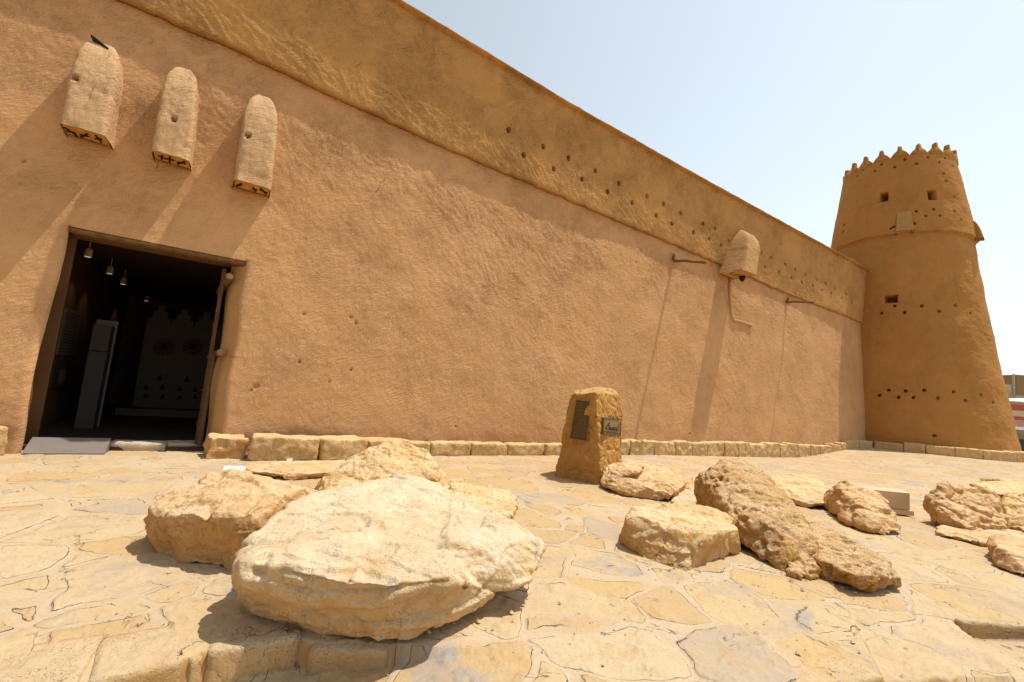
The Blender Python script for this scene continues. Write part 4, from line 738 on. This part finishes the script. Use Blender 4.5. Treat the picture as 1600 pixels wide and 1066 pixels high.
# ------------------------------------------------------------------ threshold and doorway
def thr(x0, x1, yt0, yt1, yb0, yb1, label, seed):
    A, B = PZ(x0, yb0), PZ(x1, yb1); d = B-A; L = np.linalg.norm(d); d /= L; o_ = np.array([d[1], -d[0], 0]); c = (A+B)/2-o_*.22
    kerb_stone(c, d, L, .42, .15, -.03, label, seed=seed, name='threshold_stone', mat=ST_T, group='stones of the door threshold', rough=.6)
thr(163, 258, 688, 690, 704, 705, 'long grey threshold stone beside the ramp sheet', 61); thr(260, 321, 688, 686, 704, 703, 'shorter threshold stone against the right jamb', 62)
bm = bmesh.new(); a, b = PZ(33, 710), PZ(163, 710); hexa(bm, [a, b, b-NW*.4, a-NW*.4, a+np.array([0, 0, .012]), b+np.array([0, 0, .012]), b-NW*.36+np.array([0, 0, .19]), a-NW*.36+np.array([0, 0, .19])])
tag(bm_obj('door_ramp', bm, GREYM), 'smooth grey ramp sheet leading over the door threshold', 'ramp')
# room behind the door
nW = -.75
def room(name, mat, fn):
    bm = bmesh.new(); fn(bm); o = bm_obj(name, bm, mat); tag(o, kind='structure'); return o
RD = -9.2; RL_, RR_ = -8.35, DR+2.6; RH = 3.42
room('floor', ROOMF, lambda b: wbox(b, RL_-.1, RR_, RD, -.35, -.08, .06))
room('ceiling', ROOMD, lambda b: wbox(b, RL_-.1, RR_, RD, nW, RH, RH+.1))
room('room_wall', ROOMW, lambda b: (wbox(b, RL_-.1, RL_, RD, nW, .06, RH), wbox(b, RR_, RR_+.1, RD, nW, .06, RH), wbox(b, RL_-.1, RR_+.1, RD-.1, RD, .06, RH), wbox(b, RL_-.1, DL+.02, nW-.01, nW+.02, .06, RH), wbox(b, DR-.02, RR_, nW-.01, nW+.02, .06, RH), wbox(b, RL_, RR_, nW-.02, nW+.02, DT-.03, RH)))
def inroom(px, py, n): s, z = wallp(px, py, n, 0); return s, z
# ceiling spot lamps: bright cans, lit from themselves
LAMPS = [((138, 396), -1.5), ((172, 423), -2.9), ((193, 440), -4.05), ((229, 467), -7.6)]
CAN = simple('lamp_can', (.28, .23, .16), .5, .1, 5)
EM = NT('lamp_glow'); EM.b.inputs['Emission Color'].default_value = (1, .72, .4, 1); EM.b.inputs['Emission Strength'].default_value = .35; EM = EM.out((.8, .7, .5))
for i, ((px, py), n) in enumerate(LAMPS):
    s_, z_ = inroom(px, py, n)
    e = empty('spot_lamp', W(s_, n, z_), ['nearest', 'second nearest', 'third nearest', 'farthest'][i]+' small cylindrical spot lamp in the row under the room ceiling', 'lamp', 'spot lamps inside the doorway')
    bm = bmesh.new(); tube(bm, [W(s_, n, z_+.09), W(s_, n, z_+.06), W(s_, n, z_-.06)], [.035, .055, .06], 12); bm_obj('can', bm, CAN, e)
    bm = bmesh.new(); tube(bm, [W(s_, n, z_+.09), W(s_, n, RH)], .01, 6); bm_obj('stem', bm, CAN, e)
    bm = bmesh.new(); tube(bm, [W(s_, n, z_-.066), W(s_, n, z_-.062)], .045, 12); bm_obj('bulb', bm, EM, e)
    ld = bpy.data.lights.new('spot', 'SPOT'); ld.energy = 2.5; ld.spot_size = math.radians(75); ld.spot_blend = .6; ld.color = (1, .7, .4); ld.shadow_soft_size = .03
    lo = bpy.data.objects.new('lamp_light', ld); COL.objects.link(lo); lo.location = W(s_-.02, n, z_-.09); lo.rotation_euler = Vector((-(-DW*.55-np.array([0, 0, 1.]))).tolist()).to_track_quat('Z', 'Y').to_euler(); adopt(lo, e)
# left wall: text panel and hanging picture; white display case; model facade
def wallq(name, mat, s, n0, n1, z0, z1, t=.03, label=None, cat=None):
    bm = bmesh.new(); wbox(bm, s, s+t, min(n0, n1), max(n0, n1), z0, z1); o = bm_obj(name, bm, mat); tag(o, label, cat); return o
def side(px, py, s):        # point of the room's side wall seen at a pixel
    d = ray(px, py); t = (s-(O-W0).dot(DW))/d.dot(DW); P = O+t*d; return (P-W0).dot(NW), P[2]
sL = RL_+.03
n0, n1 = side(88, 545, sL)[0], side(115, 545, sL)[0]; za, zb = side(114, 556, sL)[1], side(115, 487, sL)[1]; zc, zd = side(95, 605, sL)[1], side(92, 565, sL)[1]; nm = (n0+n1)/2; print('BOARD', n0, n1, za, zb)
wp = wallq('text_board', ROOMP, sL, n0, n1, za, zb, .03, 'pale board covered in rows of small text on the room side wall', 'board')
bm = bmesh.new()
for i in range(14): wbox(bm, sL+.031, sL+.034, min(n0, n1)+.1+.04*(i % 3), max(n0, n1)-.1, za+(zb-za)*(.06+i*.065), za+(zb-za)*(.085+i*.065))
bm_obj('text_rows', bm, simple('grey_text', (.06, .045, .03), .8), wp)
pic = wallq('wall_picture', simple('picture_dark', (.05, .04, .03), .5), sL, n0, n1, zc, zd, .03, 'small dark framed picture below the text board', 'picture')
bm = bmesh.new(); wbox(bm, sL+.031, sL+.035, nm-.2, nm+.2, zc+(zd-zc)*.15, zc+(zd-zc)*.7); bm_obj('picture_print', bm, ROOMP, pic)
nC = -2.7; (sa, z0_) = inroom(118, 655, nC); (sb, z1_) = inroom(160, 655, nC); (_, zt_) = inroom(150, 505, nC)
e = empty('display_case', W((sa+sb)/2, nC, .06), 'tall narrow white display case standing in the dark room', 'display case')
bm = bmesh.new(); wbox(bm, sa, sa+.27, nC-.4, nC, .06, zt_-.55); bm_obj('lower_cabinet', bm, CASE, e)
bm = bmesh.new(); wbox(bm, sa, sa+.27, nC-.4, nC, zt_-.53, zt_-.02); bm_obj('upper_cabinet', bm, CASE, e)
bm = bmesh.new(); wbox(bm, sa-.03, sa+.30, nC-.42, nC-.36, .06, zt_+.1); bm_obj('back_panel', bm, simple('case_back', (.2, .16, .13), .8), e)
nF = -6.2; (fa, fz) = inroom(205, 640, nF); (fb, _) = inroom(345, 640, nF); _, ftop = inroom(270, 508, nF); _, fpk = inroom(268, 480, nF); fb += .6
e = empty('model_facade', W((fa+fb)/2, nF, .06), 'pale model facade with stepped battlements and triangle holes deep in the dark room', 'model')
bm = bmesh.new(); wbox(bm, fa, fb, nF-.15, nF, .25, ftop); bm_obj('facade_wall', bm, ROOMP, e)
for k in range(5):
    x0 = fa+(fb-fa)*(k+.5)/5; bm = bmesh.new(); h_ = (fpk-ftop)/3
    for j, ww in enumerate((.24, .16, .08)): wbox(bm, x0-ww, x0+ww, nF-.14+.002*j, nF-.002*j-.003, ftop+h_*j+.001, ftop+h_*(j+1))
    bm_obj('battlement', bm, ROOMP, e)
for px in (257, 302):
    s_, z_ = inroom(px, 542, nF); bm = bmesh.new(); tube(bm, [W(s_, nF+.002, z_), W(s_, nF+.05, z_)], .24, 24); w_ = bm_obj('wheel', bm, ROOMW, e)
    bm = bmesh.new()
    for q in range(6): a = q*math.pi/6; tube(bm, [W(s_-.22*math.cos(a), nF+.055, z_-.22*math.sin(a)), W(s_+.22*math.cos(a), nF+.055, z_+.22*math.sin(a))], .012, 5)
    bm_obj('spokes', bm, DARK, w_)
for px, py in ((228, 605), (254, 605), (281, 607), (305, 609), (228, 618), (254, 619), (281, 621), (305, 620), (250, 590), (292, 593)):
    s_, z_ = inroom(px, py, nF); bm = bmesh.new(); a = [bm.verts.new(tuple(W(s_+x, nF+.004+y, z_+z))) for y in (0, .02) for x, z in ((-.07, -.06), (.07, -.06), (0, .08))]
    bm.faces.new(a[3:]); bm.faces.new((a[0], a[1], a[4], a[3])); bm.faces.new((a[1], a[2], a[5], a[4])); bm.faces.new((a[2], a[0], a[3], a[5])); bm_obj('triangle_hole', bm, DARK, e)
bm = bmesh.new(); wbox(bm, fa-.25, fb, nF-.1, nF+.5, .06, .24); bm_obj('plinth', bm, ROOMP, e)
# timber door leaf folded open against the right jamb, with its bolt logs
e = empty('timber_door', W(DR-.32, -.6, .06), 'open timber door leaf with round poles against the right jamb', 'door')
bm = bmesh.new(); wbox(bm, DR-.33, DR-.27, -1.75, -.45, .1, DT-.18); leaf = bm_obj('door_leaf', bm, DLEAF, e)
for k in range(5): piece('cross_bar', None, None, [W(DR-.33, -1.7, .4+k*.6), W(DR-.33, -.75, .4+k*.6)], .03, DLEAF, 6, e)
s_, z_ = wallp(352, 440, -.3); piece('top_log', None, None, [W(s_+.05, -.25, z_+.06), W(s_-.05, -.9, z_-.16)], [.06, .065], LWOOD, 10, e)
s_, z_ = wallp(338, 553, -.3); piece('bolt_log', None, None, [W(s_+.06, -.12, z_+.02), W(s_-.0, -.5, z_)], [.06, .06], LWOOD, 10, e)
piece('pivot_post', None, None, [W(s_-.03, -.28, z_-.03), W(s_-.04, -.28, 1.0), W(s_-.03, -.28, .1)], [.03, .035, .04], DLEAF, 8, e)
# ------------------------------------------------------------------ information stands, cup, grass
def stand(label, A, B, dep, h1, h2, mat):
    A, B = np.array(A), np.array(B); d = (B-A)/np.linalg.norm(B-A); o_ = np.array([-d[1], d[0], 0]); up3 = np.array([0, 0, 1.])
    e = empty('information_stand', (A+B)/2, label, 'information stand')
    bm = bmesh.new(); hexa(bm, [A-d*.0, B+d*.04, B+d*.04+o_*(dep+.06), A+o_*(dep+.06), A+up3*.07, B+d*.04+up3*.07, B+d*.04+o_*(dep+.06)+up3*.07, A+o_*(dep+.06)+up3*.07]); bm_obj('base', bm, mat, e)
    bm = bmesh.new(); a, b = A+o_*.03+up3*.073, B+o_*.03+up3*.073
    hexa(bm, [a, b, b+o_*dep*.8, a+o_*dep*.8, a+up3*h1, b+up3*h1, b+up3*h2+o_*dep*.6, a+up3*h2+o_*dep*.6]); bm_obj('sloping_body', bm, mat, e)
A, B = Z0(1338, 797), Z0(1424, 806); stand('tan metal information stand on the paving behind the wedge shaped boulder', A, B, .28, .27, .30, TAN)
A, B = Z0(345, 752), Z0(379, 752); stand('white topped information stand half hidden behind the tan sloping boulder', A, B, .2, .05, .09, WHITE)
P = Z0(453, 724); e = empty('paper_cup', P, 'tiny crumpled paper cup lying on the paving near the kerb', 'cup')
bm = bmesh.new(); tube(bm, [P+np.array([-.05, 0, .035]), P+np.array([.03, .02, .035])], [.028, .036], 12, False); bm_obj('cup_side', bm, WHITE, e)
bm = bmesh.new(); tube(bm, [P+np.array([.030, .02, .035]), P+np.array([.036, .021, .035])], [.033, .031], 12); bm_obj('cup_mouth', bm, simple('cup_inside', (.2, .03, .04), .6), e)
def gravel():
    r = np.random.default_rng(5); bm = bmesh.new(); spots = [(PZ(px, py)[:2], sp, n) for px, py, sp, n in [(300, 885, .25, 50), (430, 975, .3, 40), (760, 950, .35, 60), (840, 900, .3, 30), (1060, 895, .22, 50), (1200, 895, .25, 50), (1330, 925, .25, 40), (1000, 780, .3, 30), (1380, 835, .3, 30), (1500, 855, .4, 40), (930, 762, .3, 30), (700, 800, .4, 30), (560, 722, .5, 30), (1100, 985, .9, 60), (200, 900, .9, 50), (1300, 1000, .6, 40), (250, 720, 1., 40), (1150, 722, 1.8, 50)]]
    for c, sp, n in spots:
        for i in range(n):
            x, y = c[0]+r.normal()*sp, c[1]+r.normal()*sp*.6; h = r.uniform(.002, .007)*(1 if r.random() < .85 else 2.2); z = gz(x, y)+h*.2
            p = [bm.verts.new((x+h*math.cos(a)*r.uniform(.8, 1.8), y+h*math.sin(a)*r.uniform(.8, 1.8), z+r.uniform(-.3, .4)*h)) for a in (0, 1.3, 2.6, 3.9, 5.1)]; t_ = bm.verts.new((x, y, z+h*r.uniform(.7, 1.3)))
            for k in range(5): bm.faces.new((p[k], p[(k+1) % 5], t_))
    tag(bm_obj('gravel', bm, ST_B), kind='stuff')
gravel()
def grass(cx, cy, n, rad, label):
    bm = bmesh.new()
    for i in range(n):
        a = random.uniform(0, 6.28); r = rad*math.sqrt(random.random()); x, y = cx+r*math.cos(a)*2, cy+r*math.sin(a); hh = random.uniform(.06, .17); b = random.uniform(0, 6.28); lx, ly = math.cos(b)*hh*.6, math.sin(b)*hh*.6; z = gz(x, y)-.01
        p = [bm.verts.new((x-.006, y, z)), bm.verts.new((x+.006, y, z)), bm.verts.new((x+lx*.5+.004, y+ly*.5, z+hh*.7)), bm.verts.new((x+lx, y+ly, z+hh))]; bm.faces.new((p[0], p[1], p[2])); bm.faces.new((p[0], p[2], p[3]))
    tag(bm_obj('grass_tuft', bm, simple('dry_grass', (.66, .54, .17), .8, .3, 30)), label, 'grass')
g = Z0(1563, 752); grass(g[0], g[1], 420, .26, 'dry yellowish grass tuft behind the notched boulder')
# ------------------------------------------------------------------ buildings beyond the tower
def far_build():
    def bx(bm, px0, px1, y, zt, zb, dep):
        a, b = PY(px0, 650, y), PY(px1, 650, y); hexa(bm, [(a[0], y, zb), (b[0], y, zb), (b[0], y+dep, zb), (a[0], y+dep, zb), (a[0], y, zt), (b[0], y, zt), (b[0], y+dep, zt), (a[0], y+dep, zt)])
    top = lambda px, py, y: PY(px, py, y)[2]
    bt = simple('tan_far_wall', (.36, .25, .13), .95, .12, .6); bl = simple('light_far_wall', (.55, .43, .27), .95, .1, .6)
    e = empty('shop_building', PY(1600, 660, 52), 'flat roofed tan building seen beyond the tower at the right edge', 'building')
    bm = bmesh.new(); bx(bm, 1540, 1760, 60, top(1585, 588, 60), -.4, 8); bm_obj('main_block', bm, bt, e)
    bm = bmesh.new(); bx(bm, 1592, 1760, 55, top(1595, 586, 55), top(1595, 628, 55), 4); bm_obj('upper_block', bm, simple('brown_far_wall', (.27, .17, .08), .95, .1, .6), e)
    bm = bmesh.new(); bx(bm, 1540, 1760, 52, top(1585, 617, 52), -.4, 2.9); bx(bm, 1540, 1582, 51.5, top(1575, 601, 51.5), top(1575, 630, 51.5), 2); bm_obj('parapet_wall', bm, bl, e)
    bm = bmesh.new(); bx(bm, 1560, 1760, 49.5, top(1590, 686, 49.5), -.4, 2); bm_obj('shop_front', bm, simple('blue_grey_shutter', (.05, .08, .11), .5), e)
    piece('roof_mast', None, None, [PY(1584.5, 628, 51), PY(1583.5, 584, 51)], .09, simple('mast_grey', (.4, .38, .36), .5), 8, e)
    a = empty('shop_awning', PY(1600, 650, 46), 'red and white awning with faded lettering beyond the tower', 'awning')
    y = 46; P = [PY(1560, 626, y), PY(1760, 640, y), PY(1760, 622, y+3), PY(1560, 624, y+3)]; bm = bmesh.new(); hexa(bm, [p for p in P]+[p+np.array([0, 0, .08]) for p in P]); bm_obj('awning_top', bm, WHITE, a)
    red = simple('awning_red', (.42, .10, .07), .7)
    for k, (t, b, m) in enumerate(((632, 641, red), (641.5, 650, bl), (650.5, 656, red), (656.5, 666, simple('awning_pink', (.5, .3, .24), .8)), (666.5, 671, WHITE))):
        bm = bmesh.new(); zt, zb = top(1585, t, y), top(1585, b, y); A_, B_ = PY(1560, 650, y), PY(1760, 650, y); hexa(bm, [(A_[0], y-.05, zb), (B_[0], y-.05, zb), (B_[0], y, zb), (A_[0], y, zb), (A_[0], y-.05, zt), (B_[0], y-.05, zt), (B_[0], y, zt), (A_[0], y, zt)]); bm_obj('awning_band', bm, m, a)
far_build()
